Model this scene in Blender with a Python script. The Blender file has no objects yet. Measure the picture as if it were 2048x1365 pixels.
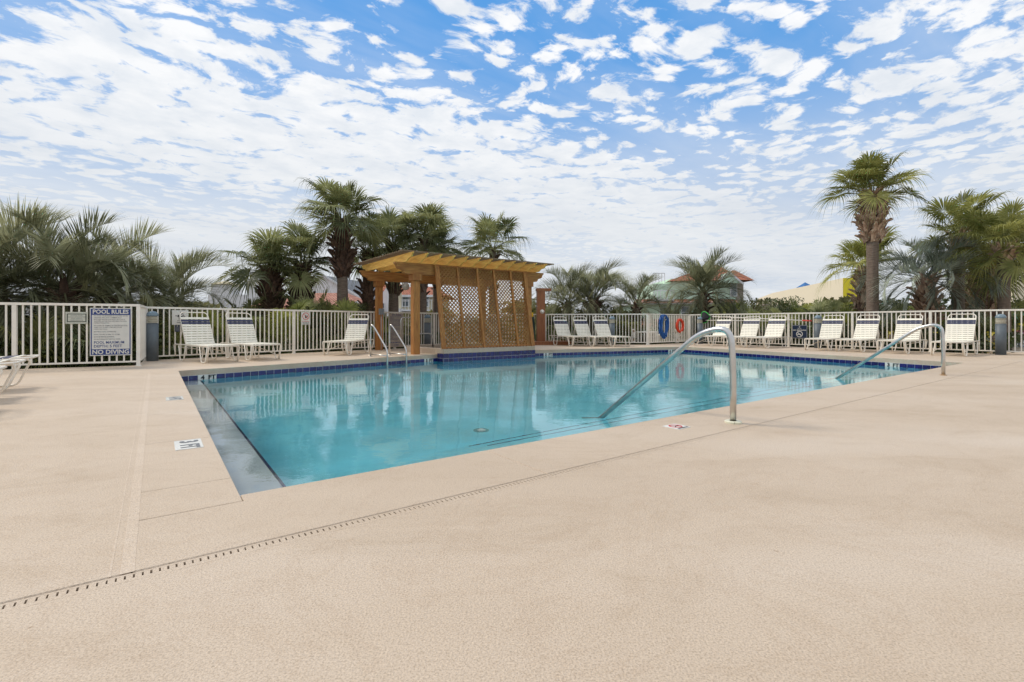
import bpy, bmesh, math, random
from mathutils import Vector, Matrix
from mathutils.geometry import tessellate_polygon
R = math.radians
rnd = random.Random(7)
sc = bpy.context.scene
COL = sc.collection

# ------------------------------------------------------------------ camera
CAMH = 0.84
cd = bpy.data.cameras.new('camera'); cam = bpy.data.objects.new('camera', cd); COL.objects.link(cam)
cam.location = (0, 0, CAMH); cam.rotation_euler = (R(90), 0, 0)
cd.sensor_width = 36.0; cd.lens = 978.0/2048*36; cd.shift_y = -35.5/2048
cd.clip_start = 0.05; cd.clip_end = 2000
sc.camera = cam
# ------------------------------------------------------------------ sky and sun
SUN_EL = R(48); SUN_DIR = Vector((-0.92, 0.40, 0)).normalized()
SUN_VEC = Vector((SUN_DIR.x*math.cos(SUN_EL), SUN_DIR.y*math.cos(SUN_EL), math.sin(SUN_EL)))
sd = bpy.data.lights.new('sun', 'SUN'); sd.energy = 2.4; sd.angle = R(14); sd.color = (1.0, 0.90, 0.76)
sun = bpy.data.objects.new('sun', sd); COL.objects.link(sun)
sun.rotation_euler = SUN_VEC.to_track_quat('Z', 'Y').to_euler()
SKY_STRENGTH = 0.1
CLOUD = 9.8      # cloud radiance before the background strength

def build_world():
    w = bpy.data.worlds.new('World'); sc.world = w; w.use_nodes = True
    nt = w.node_tree; nt.nodes.clear(); N = nt.nodes.new; L = nt.links.new
    def math_(op, a, b=None, clamp=False):
        n = N('ShaderNodeMath'); n.operation = op; n.use_clamp = clamp
        for i, v in enumerate((a, b)):
            if v is None: continue
            if isinstance(v, (int, float)): n.inputs[i].default_value = v
            else: L(v, n.inputs[i])
        return n.outputs[0]
    def ramp(v, pts, interp='LINEAR'):
        n = N('ShaderNodeValToRGB'); cr = n.color_ramp; cr.interpolation = interp
        while len(cr.elements) < len(pts): cr.elements.new(0.5)
        for e, (p, c) in zip(cr.elements, pts):
            e.position = p; e.color = (c, c, c, 1) if isinstance(c, (int, float)) else (*c, 1)
        L(v, n.inputs[0]); return n.outputs[0]
    def mix(f, a, b):
        n = N('ShaderNodeMix'); n.data_type = 'RGBA'
        if isinstance(f, (int, float)): n.inputs[0].default_value = f
        else: L(f, n.inputs[0])
        for i, v in ((6, a), (7, b)):
            if isinstance(v, tuple): n.inputs[i].default_value = (*v, 1)
            else: L(v, n.inputs[i])
        return n.outputs[2]
    out = N('ShaderNodeOutputWorld'); bg = N('ShaderNodeBackground')
    sky = N('ShaderNodeTexSky'); sky.sky_type = 'NISHITA'; sky.sun_disc = False
    sky.sun_elevation = SUN_EL; sky.sun_rotation = math.atan2(SUN_DIR.x, SUN_DIR.y)
    sky.air_density = 1.0; sky.dust_density = 0.6; sky.ozone_density = 2.0
    tc = N('ShaderNodeTexCoord'); sp = N('ShaderNodeSeparateXYZ'); L(tc.outputs['Generated'], sp.inputs[0])
    z = math_('MAXIMUM', sp.outputs[2], 0.0)
    zz = math_('ADD', z, 0.035)
    u = math_('DIVIDE', sp.outputs[0], zz); v = math_('DIVIDE', sp.outputs[1], zz)
    s = math_('ADD', math_('MULTIPLY', u, 0.8), math_('MULTIPLY', v, 0.6))
    t = math_('ADD', math_('MULTIPLY', u, -0.6), math_('MULTIPLY', v, 0.8))
    def noise(vec, scale, detail, rough=0.55, dist=0.0):
        n = N('ShaderNodeTexNoise'); n.inputs['Scale'].default_value = scale
        n.inputs['Detail'].default_value = detail; n.inputs['Roughness'].default_value = rough
        n.inputs['Distortion'].default_value = dist; L(vec, n.inputs['Vector']); return n.outputs[0]
    cv = N('ShaderNodeCombineXYZ'); L(s, cv.inputs[0]); L(t, cv.inputs[1]); P = cv.outputs[0]
    cb = N('ShaderNodeCombineXYZ'); L(math_('MULTIPLY', s, 0.28), cb.inputs[0]); L(t, cb.inputs[1])
    big = noise(cb.outputs[0], 1.15, 3)
    # bands of denser and thinner cloud that run from near left to far right
    tw = math_('ADD', t, math_('MULTIPLY', math_('SUBTRACT', big, 0.5), 1.1))
    cover = ramp(math_('DIVIDE', tw, 8.0), [(0.0, .68), (.04, .62), (.10, .56), (.165, .55), (.195, .49), (.235, .68), (.40, .73), (.47, .52), (.53, .52), (.60, .74), (1.0, .76)])
    wob = N('ShaderNodeTexNoise'); wob.inputs['Scale'].default_value = 2.5; wob.inputs['Detail'].default_value = 3; L(P, wob.inputs['Vector'])
    va = N('ShaderNodeVectorMath'); va.operation = 'MULTIPLY_ADD'
    L(wob.outputs['Color'], va.inputs[0]); va.inputs[1].default_value = (.28, .28, 0); L(P, va.inputs[2])
    vs = N('ShaderNodeVectorMath'); vs.operation = 'MULTIPLY'; L(va.outputs[0], vs.inputs[0]); vs.inputs[1].default_value = (1.42, 1.62, 1)
    vor = N('ShaderNodeTexVoronoi'); vor.feature = 'SMOOTH_F1'; vor.inputs['Scale'].default_value = 6.0
    vor.inputs['Smoothness'].default_value = 0.5; L(vs.outputs[0], vor.inputs['Vector'])
    cell = math_('SUBTRACT', 0.95, math_('MULTIPLY', vor.outputs['Distance'], 1.15))
    f1 = noise(vs.outputs[0], 3.4, 2, .5); f2 = noise(vs.outputs[0], 13.0, 7, .62)
    d = math_('ADD', math_('ADD', math_('MULTIPLY', cell, .42), math_('MULTIPLY', f1, .40)), math_('MULTIPLY', f2, .58))
    d = math_('ADD', d, math_('MULTIPLY', math_('SUBTRACT', cover, .5), 1.0))
    dens = N('ShaderNodeMapRange'); dens.interpolation_type = 'SMOOTHSTEP'; L(d, dens.inputs[0])
    dens.inputs[1].default_value = .635; dens.inputs[2].default_value = .81
    # thin high veil
    cw = N('ShaderNodeCombineXYZ'); L(math_('MULTIPLY', s, 0.35), cw.inputs[0]); L(math_('MULTIPLY', t, 1.0), cw.inputs[1])
    veil = math_('MULTIPLY', ramp(noise(cw.outputs[0], 1.6, 5, .6, .3), [(.40, 0), (.75, 1)]), .34)
    dall = math_('MAXIMUM', dens.outputs[0], veil)
    hz = ramp(z, [(0.0, 1.0), (0.10, .96), (.20, .80), (.29, .44), (.38, .14), (.48, 0.0)])
    bluesky = mix(0.85, sky.outputs[0], (1.0, 3.75, 8.5))
    bluesky = mix(ramp(z, [(0.15, .55), (.55, 0.0)]), bluesky, (3.2, 5.4, 8.5))
    shade = ramp(noise(P, 4.3, 5, .6), [(.35, (CLOUD*.84, CLOUD*.88, CLOUD*.93)), (.60, (CLOUD*1.04, CLOUD*1.04, CLOUD*1.04))])
    cloudy = mix(math_('MULTIPLY', dall, .96), bluesky, shade)
    haze_c = ramp(noise(cw.outputs[0], .9, 4, .6), [(.30, (6.5, 7.0, 7.7)), (.62, (7.9, 8.2, 8.5))])
    col = mix(math_('MULTIPLY', hz, .95), cloudy, haze_c)
    # below the horizon: pale ground tone
    below = ramp(sp.outputs[2], [(0.0, 1.0), (0.001, 0.0)])
    col = mix(below, col, (2.0, 1.9, 1.6))
    L(col, bg.inputs[0]); bg.inputs[1].default_value = SKY_STRENGTH; L(bg.outputs[0], out.inputs[0])
    w.cycles.sampling_method = 'MANUAL'; w.cycles.sample_map_resolution = 1024
build_world()
sc.view_settings.view_transform = 'Standard'; sc.view_settings.look = 'None'
sc.view_settings.exposure = 0.0; sc.view_settings.gamma = 1.0; sc.view_settings.use_curve_mapping = False
sc.render.engine = 'CYCLES'
sc.cycles.use_denoising = True
sc.cycles.max_bounces = 8; sc.cycles.transparent_max_bounces = 12
sc.cycles.caustics_reflective = False; sc.cycles.caustics_refractive = True; sc.cycles.sample_clamp_indirect = 6.0

# ------------------------------------------------------------------ helpers
def G(px, py, z=0.0):
    """ground (or height z) point seen at a photograph pixel"""
    Y = 978.0*(CAMH-z)/(py-647.0); return Vector(((px-1024.0)/978.0*Y, Y, z))
def AT(px, Y, py=None):
    z = 0.0 if py is None else CAMH + (647.0-py)/978.0*Y
    return Vector(((px-1024.0)/978.0*Y, Y, z))
TH = math.atan2(.5898, .8076); E1 = Vector((math.cos(TH), math.sin(TH), 0)); E2 = Vector((-math.sin(TH), math.cos(TH), 0))
P0 = Vector((-1.332, 2.395, 0))
def W(a, b, z=0.0): return P0 + E1*a + E2*b + Vector((0, 0, z))
def AB(p): q = Vector((p[0], p[1], 0)) - P0; return (q.dot(E1), q.dot(E2))

def nodes_mat(name):
    m = bpy.data.materials.new(name); m.use_nodes = True; nt = m.node_tree
    b = nt.nodes['Principled BSDF']; return m, nt, b
def mk(name, col, rough=.6, metal=0.0, var=0.0, vscale=3.0, bump=0.0, bscale=40.0, spec=.4, col2=None, stretch=None, rand=0.0, detail=4, bdist=.01):
    m, nt, b = nodes_mat(name); N = nt.nodes.new; L = nt.links.new
    b.inputs['Roughness'].default_value = rough; b.inputs['Metallic'].default_value = metal
    b.inputs['Specular IOR Level'].default_value = spec; b.inputs['Base Color'].default_value = (*col, 1)
    tc = N('ShaderNodeTexCoord'); vec = tc.outputs['Object']
    if stretch:
        mp = N('ShaderNodeMapping'); mp.inputs['Scale'].default_value = stretch; L(vec, mp.inputs[0]); vec = mp.outputs[0]
    out = None
    if var > 0 or col2:
        n = N('ShaderNodeTexNoise'); n.inputs['Scale'].default_value = vscale; n.inputs['Detail'].default_value = detail; L(vec, n.inputs['Vector'])
        r = N('ShaderNodeValToRGB'); c2 = col2 or tuple(c*(1-var) for c in col); c1 = col if col2 else tuple(min(1, c*(1+var)) for c in col)
        r.color_ramp.elements[0].position = .34; r.color_ramp.elements[1].position = .66
        r.color_ramp.elements[0].color = (*c2, 1); r.color_ramp.elements[1].color = (*c1, 1)
        L(n.outputs[0], r.inputs[0]); out = r.outputs[0]
        L(out, b.inputs['Base Color'])
    if rand > 0:
        oi = N('ShaderNodeObjectInfo'); mr = N('ShaderNodeMapRange'); L(oi.outputs['Random'], mr.inputs[0])
        mr.inputs[3].default_value = 1-rand; mr.inputs[4].default_value = 1+rand
        hs = N('ShaderNodeHueSaturation'); L(mr.outputs[0], hs.inputs['Value'])
        if out: L(out, hs.inputs['Color'])
        else: hs.inputs['Color'].default_value = (*col, 1)
        L(hs.outputs[0], b.inputs['Base Color'])
    if bump > 0:
        n2 = N('ShaderNodeTexNoise'); n2.inputs['Scale'].default_value = bscale; n2.inputs['Detail'].default_value = 3; L(vec, n2.inputs['Vector'])
        bp = N('ShaderNodeBump'); bp.inputs['Strength'].default_value = bump; bp.inputs['Distance'].default_value = bdist
        L(n2.outputs[0], bp.inputs['Height']); L(bp.outputs[0], b.inputs['Normal'])
    return m

def leaf_mat(name, c1, c2, rand=.25, trans=.3, rough=.5):
    m, nt, b = nodes_mat(name); N = nt.nodes.new; L = nt.links.new
    oi = N('ShaderNodeObjectInfo'); tc = N('ShaderNodeTexCoord')
    n = N('ShaderNodeTexNoise'); n.inputs['Scale'].default_value = 3.5; n.inputs['Detail'].default_value = 5; L(tc.outputs['Object'], n.inputs['Vector'])
    ad = N('ShaderNodeMath'); ad.operation = 'MULTIPLY_ADD'; L(oi.outputs['Random'], ad.inputs[0]); ad.inputs[1].default_value = .35; L(n.outputs[0], ad.inputs[2])
    r = N('ShaderNodeValToRGB'); r.color_ramp.elements[0].position = .38; r.color_ramp.elements[1].position = .92
    r.color_ramp.elements[0].color = (*c1, 1); r.color_ramp.elements[1].color = (*c2, 1); L(ad.outputs[0], r.inputs[0])
    mr = N('ShaderNodeMapRange'); L(oi.outputs['Random'], mr.inputs[0]); mr.inputs[3].default_value = 1-rand; mr.inputs[4].default_value = 1+rand
    hs = N('ShaderNodeHueSaturation'); L(mr.outputs[0], hs.inputs['Value']); L(r.outputs[0], hs.inputs['Color'])
    L(hs.outputs[0], b.inputs['Base Color']); b.inputs['Roughness'].default_value = rough; b.inputs['Specular IOR Level'].default_value = .45
    t = N('ShaderNodeBsdfTranslucent'); L(hs.outputs[0], t.inputs[0]); mx = N('ShaderNodeMixShader'); mx.inputs[0].default_value = trans
    L(b.outputs[0], mx.inputs[1]); L(t.outputs[0], mx.inputs[2]); L(mx.outputs[0], nt.nodes['Material Output'].inputs[0])
    return m

class MB:
    def __init__(s): s.v = []; s.f = []; s.sm = []
    def add(s, vs, fs, smooth=False):
        o = len(s.v); s.v += [tuple(v) for v in vs]; s.f += [tuple(i+o for i in f) for f in fs]; s.sm += [smooth]*len(fs); return s
    def box(s, c, size, rz=0.0, M=None):
        hx, hy, hz = size[0]/2, size[1]/2, size[2]/2; vs = []
        for dx, dy, dz in ((-1,-1,-1),(1,-1,-1),(1,1,-1),(-1,1,-1),(-1,-1,1),(1,-1,1),(1,1,1),(-1,1,1)):
            p = Vector((dx*hx, dy*hy, dz*hz))
            if M is not None: p = M @ p
            elif rz: p = Matrix.Rotation(rz, 3, 'Z') @ p
            vs.append(p + Vector(c))
        return s.add(vs, [(0,3,2,1),(4,5,6,7),(0,1,5,4),(1,2,6,5),(2,3,7,6),(3,0,4,7)])
    def bar(s, p, q, w, h, up=Vector((0,0,1))):
        """rectangular bar from p to q, w across, h along up"""
        p, q = Vector(p), Vector(q); d = (q-p).normalized(); sx = d.cross(up)
        if sx.length < 1e-4: sx = d.cross(Vector((1,0,0)))
        sx.normalize(); u = sx.cross(d).normalized(); vs = []
        for e in (p, q):
            for a, b in ((-1,-1),(1,-1),(1,1),(-1,1)): vs.append(e + sx*(a*w/2) + u*(b*h/2))
        return s.add(vs, [(0,1,2,3),(7,6,5,4),(0,4,5,1),(1,5,6,2),(2,6,7,3),(3,7,4,0)])
    def tube(s, pts, r, n=8, caps=True, closed=False):
        pts = [Vector(p) for p in pts]; m = len(pts); rs = r if isinstance(r, (list, tuple)) else [r]*m
        tans = []
        for i in range(m):
            if closed: tv = pts[(i+1) % m]-pts[(i-1) % m]
            else: tv = pts[min(i+1, m-1)]-pts[max(i-1, 0)]
            tans.append(tv.normalized())
        up = Vector((0,0,1)) if abs(tans[0].z) < .9 else Vector((1,0,0))
        nrm = (up - tans[0]*up.dot(tans[0])).normalized(); vs = []
        for i in range(m):
            nrm = (nrm - tans[i]*nrm.dot(tans[i])).normalized(); bn = tans[i].cross(nrm)
            for k in range(n):
                a = 2*math.pi*k/n; vs.append(pts[i] + (nrm*math.cos(a)+bn*math.sin(a))*rs[i])
        fs = []
        for i in range(m if closed else m-1):
            j = (i+1) % m
            for k in range(n): k2 = (k+1) % n; fs.append((i*n+k, i*n+k2, j*n+k2, j*n+k))
        s.add(vs, fs, True)
        if caps and not closed:
            o = len(s.v)-m*n; s.f.append(tuple(o+k for k in reversed(range(n)))); s.f.append(tuple(o+(m-1)*n+k for k in range(n))); s.sm += [False, False]
        return s
    def lathe(s, prof, n=24, c=(0,0,0), smooth=True):
        vs = []; m = len(prof)
        for r, z in prof:
            for k in range(n): a = 2*math.pi*k/n; vs.append((c[0]+r*math.cos(a), c[1]+r*math.sin(a), c[2]+z))
        fs = [(i*n+k, i*n+(k+1) % n, (i+1)*n+(k+1) % n, (i+1)*n+k) for i in range(m-1) for k in range(n)]
        s.add(vs, fs, smooth); o = len(s.v)-m*n
        if prof[0][0] > 1e-4: s.f.append(tuple(o+k for k in reversed(range(n)))); s.sm.append(False)
        if prof[-1][0] > 1e-4: s.f.append(tuple(o+(m-1)*n+k for k in range(n))); s.sm.append(False)
        return s
    def prism(s, poly, z0, z1):
        """vertical prism of a (concave) xy outline, counter-clockwise"""
        n = len(poly); vs = [(x, y, z0) for x, y in poly]+[(x, y, z1) for x, y in poly]
        tris = tessellate_polygon([[Vector((x, y, 0)) for x, y in poly]])
        fs = []
        for t in tris:
            a, b, c = [Vector((*poly[i], 0)) for i in t]
            t = t if (b-a).cross(c-a).z > 0 else (t[0], t[2], t[1])
            fs.append(tuple(i+n for i in t)); fs.append((t[0], t[2], t[1]))
        fs += [(i, (i+1) % n, n+(i+1) % n, n+i) for i in range(n)]
        return s.add(vs, fs)
    def extrude(s, outline, origin, ux, uz, depth):
        """outline in the plane (ux, uz) at origin, extruded by vector depth"""
        origin, ux, uz, depth = Vector(origin), Vector(ux), Vector(uz), Vector(depth); n = len(outline)
        vs = [origin+ux*x+uz*y-depth*.5 for x, y in outline]+[origin+ux*x+uz*y+depth*.5 for x, y in outline]
        tris = tessellate_polygon([[Vector((x, y, 0)) for x, y in outline]]); fs = []
        for t in tris: fs.append(tuple(t)); fs.append((t[0]+n, t[2]+n, t[1]+n))
        fs += [(i, (i+1) % n, n+(i+1) % n, n+i) for i in range(n)]
        return s.add(vs, fs)
    def mesh(s, name, m):
        me = bpy.data.meshes.new(name); me.from_pydata(s.v, [], s.f); me.materials.append(m)
        me.polygons.foreach_set('use_smooth', s.sm); me.update()
        return me
    def build(s, name, m, parent=None, loc=None, rz=None, kind=None):
        return obj(name, s.mesh(name, m), parent, loc, rz, kind)
def fix_normals(me):
    bm = bmesh.new(); bm.from_mesh(me); bmesh.ops.recalc_face_normals(bm, faces=bm.faces); bm.to_mesh(me); bm.free(); return me
def obj(name, me, parent=None, loc=None, rz=None, kind=None):
    o = bpy.data.objects.new(name, me); COL.objects.link(o)
    if parent: o.parent = parent
    if loc is not None: o.location = loc
    if rz is not None: o.rotation_euler = (0, 0, rz)
    if kind: o['kind'] = kind
    return o
def tag(o, label, cat, group=None):
    o['label'] = label; o['category'] = cat
    if group: o['group'] = group
    return o
def thing(name, label, cat, loc=(0,0,0), rz=0.0, group=None):
    o = obj(name, None, None, loc, rz); o.empty_display_size = .1; return tag(o, label, cat, group)
def copy_tree(src, parent=None):
    c = src.copy(); COL.objects.link(c)
    if parent: c.parent = parent
    for ch in KIDS.get(src.name, []): copy_tree(ch, c)
    return c
KIDS = {}
def index_kids(root):
    KIDS[root.name] = [o for o in COL.objects if o.parent == root]
    for k in KIDS[root.name]: index_kids(k)

_fc = {}
def text_mesh(s, size, m, bold=0.0, align='CENTER', extrude=0.0008, xs=1.0):
    """flat lettering in the XZ plane facing -Y"""
    cu = bpy.data.curves.new('lettering', 'FONT'); cu.body = s; cu.size = size; cu.align_x = align; cu.align_y = 'CENTER'
    cu.offset = bold; cu.extrude = extrude; cu.resolution_u = 2
    o = bpy.data.objects.new('lettering_tmp', cu); COL.objects.link(o)
    dg = bpy.context.evaluated_depsgraph_get(); me = bpy.data.meshes.new_from_object(o.evaluated_get(dg))
    bpy.data.objects.remove(o); bpy.data.curves.remove(cu)
    me.transform(Matrix.Rotation(R(90), 4, 'X') @ Matrix.Diagonal((xs, 1, 1, 1)))
    me.materials.clear(); me.materials.append(m); me.name = 'lettering'
    return me

# ------------------------------------------------------------------ materials
def deck_material():
    m, nt, b = nodes_mat('knockdown deck coating'); N = nt.nodes.new; L = nt.links.new
    tc = N('ShaderNodeTexCoord')
    def noise(sc_, det, rough=.55, vec=None, dist=0):
        n = N('ShaderNodeTexNoise'); n.inputs['Scale'].default_value = sc_; n.inputs['Detail'].default_value = det
        n.inputs['Roughness'].default_value = rough; n.inputs['Distortion'].default_value = dist; L(vec or tc.outputs['Object'], n.inputs['Vector']); return n.outputs[0]
    def ramp(v, pts):
        n = N('ShaderNodeValToRGB'); cr = n.color_ramp
        while len(cr.elements) < len(pts): cr.elements.new(.5)
        for e, (p, c) in zip(cr.elements, pts): e.position = p; e.color = (*c, 1)
        L(v, n.inputs[0]); return n.outputs[0]
    def mul(a, b_, f=1.0):
        n = N('ShaderNodeMix'); n.data_type = 'RGBA'; n.blend_type = 'MULTIPLY'; n.inputs[0].default_value = f; L(a, n.inputs[6]); L(b_, n.inputs[7]); return n.outputs[2]
    mp = N('ShaderNodeMapping'); mp.inputs['Rotation'].default_value = (0, 0, -TH); mp.inputs['Scale'].default_value = (.5, 1.3, 1); L(tc.outputs['Object'], mp.inputs[0])
    base = ramp(noise(.55, 4, .6, mp.outputs[0]), [(.3, (.510, .405, .300)), (.5, (.555, .448, .340)), (.72, (.605, .508, .408))])
    blotch = ramp(noise(1.7, 6, .68, mp.outputs[0], .5), [(.30, (.90, .88, .85)), (.48, (1, 1, 1)), (.8, (1.0, 1.0, 1.0))])
    stain = ramp(noise(3.3, 8, .75), [(.27, (.86, .81, .76)), (.36, (1, 1, 1))])
    grain = ramp(noise(170, 3, .7), [(.35, (.72, .70, .67)), (.51, (1, 1, 1)), (.66, (1.12, 1.12, 1.11))])
    speck = ramp(noise(58, 2, .6), [(.30, (.90, .885, .86)), (.46, (1, 1, 1))])
    spots = ramp(noise(13, 2, .5), [(.205, (.72, .66, .60)), (.235, (1, 1, 1))])
    edge = ramp(noise(.9, 7, .7, None, 1.2), [(.47, (1, 1, 1)), (.495, (.955, .94, .925)), (.52, (1, 1, 1))])
    c = mul(mul(mul(mul(mul(mul(base, blotch), stain), grain), speck, .8), spots), edge)
    L(c, b.inputs['Base Color']); b.inputs['Roughness'].default_value = .72; b.inputs['Specular IOR Level'].default_value = .4
    vo = N('ShaderNodeTexVoronoi'); vo.inputs['Scale'].default_value = 150; L(tc.outputs['Object'], vo.inputs['Vector'])
    ad = N('ShaderNodeMath'); ad.operation = 'ADD'; L(vo.outputs['Distance'], ad.inputs[0]); L(noise(120, 4, .65), ad.inputs[1])
    bp = N('ShaderNodeBump'); bp.inputs['Strength'].default_value = .45; bp.inputs['Distance'].default_value = .003
    L(ad.outputs[0], bp.inputs['Height']); L(bp.outputs[0], b.inputs['Normal'])
    return m
M_DECK = deck_material()
M_JOINT = mk('joint sealant', (.25, .14, .09), .9)
M_GROOVE = mk('drain trough', (.015, .013, .012), .9)
M_SOIL = mk('mulch and sand', (.13, .10, .07), .95, var=.5, vscale=5, bump=.8, bscale=30, bdist=.05)
M_PAVE = mk('car park asphalt', (.20, .20, .20), .9, var=.2, vscale=2)
M_WHITE = mk('white powder coated aluminium', (.82, .775, .69), .38, var=.05, vscale=6, spec=.5)
M_STRAP = mk('cream vinyl strap', (.86, .82, .70), .42, var=.05, vscale=9)
M_NAVYS = mk('navy vinyl strap', (.038, .045, .10), .5, var=.25, vscale=30)
M_CFRAME = mk('cream lounger frame', (.82, .76, .66), .40, var=.06, vscale=7)
M_TILE = mk('cobalt glazed tile', (.012, .014, .10), .12, var=.35, vscale=9, rand=.22, spec=.6)
M_TILEW = mk('white glazed tile', (.72, .71, .66), .25, var=.06, vscale=12)
M_GROUT = mk('pale grout', (.66, .66, .68), .8, var=.1, vscale=20)
M_PLASTER = mk('turquoise pool plaster', (.25, .75, .86), .7, var=.10, vscale=1.6)
M_LEDGE = mk('grey ledge plaster', (.52, .54, .57), .6, var=.10, vscale=3)
M_STEEL = mk('brushed stainless steel', (.60, .58, .55), .30, metal=1.0, var=.08, vscale=14)
M_BLACK = mk('black print', (.012, .012, .014), .6)
M_GREYP = mk('worn grey print', (.16, .17, .18), .6)
M_RED = mk('red print', (.55, .02, .02), .5)
M_NAVY = mk('navy print', (.022, .05, .19), .4)
M_DNAVY = mk('dark navy sign face', (.010, .022, .055), .35)
M_SIGNW = mk('white sign board', (.66, .65, .60), .45, var=.04, vscale=8)
M_SIGNG = mk('pale green grey sign board', (.53, .54, .46), .5, var=.06, vscale=12)
M_DKGRN = mk('dark green print', (.06, .075, .06), .5)
M_TANS = mk('faded spa sign board', (.43, .37, .31), .5, var=.12, vscale=6)
M_SILV = mk('grey sign frame', (.32, .33, .34), .4, metal=.5)
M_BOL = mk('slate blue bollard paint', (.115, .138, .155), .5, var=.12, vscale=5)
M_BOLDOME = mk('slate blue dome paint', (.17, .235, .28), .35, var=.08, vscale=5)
M_LOUV = mk('bollard louvre cream', (.55, .52, .42), .45)
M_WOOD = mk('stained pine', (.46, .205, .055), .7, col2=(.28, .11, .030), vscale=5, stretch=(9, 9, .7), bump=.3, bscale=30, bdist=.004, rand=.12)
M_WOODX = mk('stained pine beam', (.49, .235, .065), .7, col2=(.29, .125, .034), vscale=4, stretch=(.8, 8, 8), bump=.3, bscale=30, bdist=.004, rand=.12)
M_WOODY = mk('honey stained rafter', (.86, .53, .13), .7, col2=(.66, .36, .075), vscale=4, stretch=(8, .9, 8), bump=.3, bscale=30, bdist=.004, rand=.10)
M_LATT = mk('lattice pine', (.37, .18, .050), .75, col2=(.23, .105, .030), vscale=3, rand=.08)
M_SLATW = mk('weathered roof slat', (.27, .185, .105), .85, col2=(.16, .105, .06), vscale=6, stretch=(.8, 8, 8), rand=.2)
M_REDW = mk('redwood shower post', (.32, .125, .048), .55, col2=(.21, .078, .030), vscale=4, stretch=(8, 8, .7), rand=.05)
M_TRUNK = mk('grey brown palm trunk', (.30, .235, .185), .95, col2=(.16, .115, .085), vscale=4, stretch=(1.5, 1.5, 16), bump=.9, bscale=9, bdist=.04)
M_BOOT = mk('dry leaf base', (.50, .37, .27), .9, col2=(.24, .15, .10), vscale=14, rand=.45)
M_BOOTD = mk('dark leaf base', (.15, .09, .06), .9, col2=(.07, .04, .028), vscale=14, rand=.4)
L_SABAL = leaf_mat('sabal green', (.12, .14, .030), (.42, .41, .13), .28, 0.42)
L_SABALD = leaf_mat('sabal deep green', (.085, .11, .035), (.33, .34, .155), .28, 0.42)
L_PINDO = leaf_mat('pindo grey green', (.14, .155, .075), (.42, .42, .26), .28, 0.42)
L_PINDOB = leaf_mat('pindo blue green', (.17, .20, .15), (.46, .50, .40), .28, 0.35)
L_PALMETTO = leaf_mat('palmetto green', (.11, .15, .025), (.42, .43, .11), .28, 0.42)
L_DRY = leaf_mat('dry frond', (.26, .18, .09), (.48, .38, .22), .28, 0.3)
L_BUSH = leaf_mat('olive shrub leaf', (.075, .085, .022), (.25, .23, .08), .28, 0.35)
L_DARK = leaf_mat('dark shrub leaf', (.025, .038, .012), (.13, .16, .045), .28, 0.3)
M_STEM = mk('green petiole', (.11, .13, .045), .6)

# ------------------------------------------------------------------ ground, pool and deck
FENCE = {  # corner points of the fence line on the deck
 'L0': Vector((-19.0, 3.7, 0)), 'L1': Vector((-7.35, 9.62, 0)), 'L2': Vector((-8.20, 10.95, 0)), 'M1': Vector((-.6, 19.9, 0)),
 'G0': Vector((5.25, 19.0, 0)), 'G1': Vector((7.55, 20.7, 0)), 'R1': Vector((13.45, 12.75, 0)), 'R2': Vector((20.0, 4.2, 0))}
POOL = [(0,0),(13.6,0),(15.0,7.9),(9.0,9.33),(9.0,8.87),(5.87,8.87),(5.87,9.23),(0,7.74)]   # (a,b), counter-clockwise

g = MB(); g.add([(-700,-60,-.16),(700,-60,-.16),(700,900,-.16),(-700,900,-.16)], [(0,1,2,3)])
# a hole is not needed: the pool basin is a closed shell that reaches below, so cut the sheet round it
def ring_sheet(outer, inner, z, m, name):
    tris = tessellate_polygon([[Vector((*p, 0)) for p in outer], [Vector((*p, 0)) for p in inner]])
    vs = [(x, y, z) for x, y in outer]+[(x, y, z) for x, y in inner]; fs = []
    for t in tris:
        a, b, c = [Vector(vs[i]) for i in t]; fs.append(t if (b-a).cross(c-a).z > 0 else (t[0], t[2], t[1]))
    mb = MB(); mb.add(vs, fs); return mb.build(name, m)
pool_xy = [tuple(W(a, b).xy) for a, b in POOL]
box_in = [tuple(W(a, b).xy) for a, b in ((-.2,-.2),(-.2,9.6),(15.3,9.6),(15.3,-.2))]
ground = ring_sheet([(-700,-60),(700,-60),(700,900),(-700,900)], box_in, -.16, M_SOIL, 'ground'); ground['kind'] = 'structure'

def inset(poly, d):
    n = len(poly); out = []
    for i in range(n):
        p0, p1, p2 = Vector(poly[i-1]), Vector(poly[i]), Vector(poly[(i+1) % n])
        a = (p1-p0).normalized(); b = (p2-p1).normalized(); na = Vector((-a.y, a.x)); nb = Vector((-b.y, b.x))
        k = (na+nb); l = max(.3, 1+na.dot(nb)); out.append(tuple(p1 + k*(d/l)))
    return out
def slab_mesh(poly_ab, m=M_DECK, gap=.0025, ch=.004, depth=.10):
    """deck slab with chamfered arris; world coordinates so that the coating runs on"""
    A = inset([Vector(p) for p in poly_ab], gap); B = inset(A, ch); n = len(A)
    vs = [W(x, y, -depth) for x, y in A]+[W(x, y, -ch) for x, y in A]+[W(x, y, 0) for x, y in B]; fs = []
    for t in tessellate_polygon([[Vector((*p, 0)) for p in B]]):
        a, b, c = [Vector((*B[i], 0)) for i in t]; t = t if (b-a).cross(c-a).z > 0 else (t[0], t[2], t[1])
        fs.append(tuple(i+2*n for i in t))
    for i in range(n):
        j = (i+1) % n; fs.append((i, j, n+j, n+i)); fs.append((n+i, n+j, 2*n+j, 2*n+i))
    mb = MB(); mb.add(vs, fs); return mb.mesh('slab', m)
deck = obj('pool_deck', None, kind='structure')
def off(p, q, d):  # point pushed outward of the fence
    return (p[0]+q[0]*d, p[1]+q[1]*d)
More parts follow.
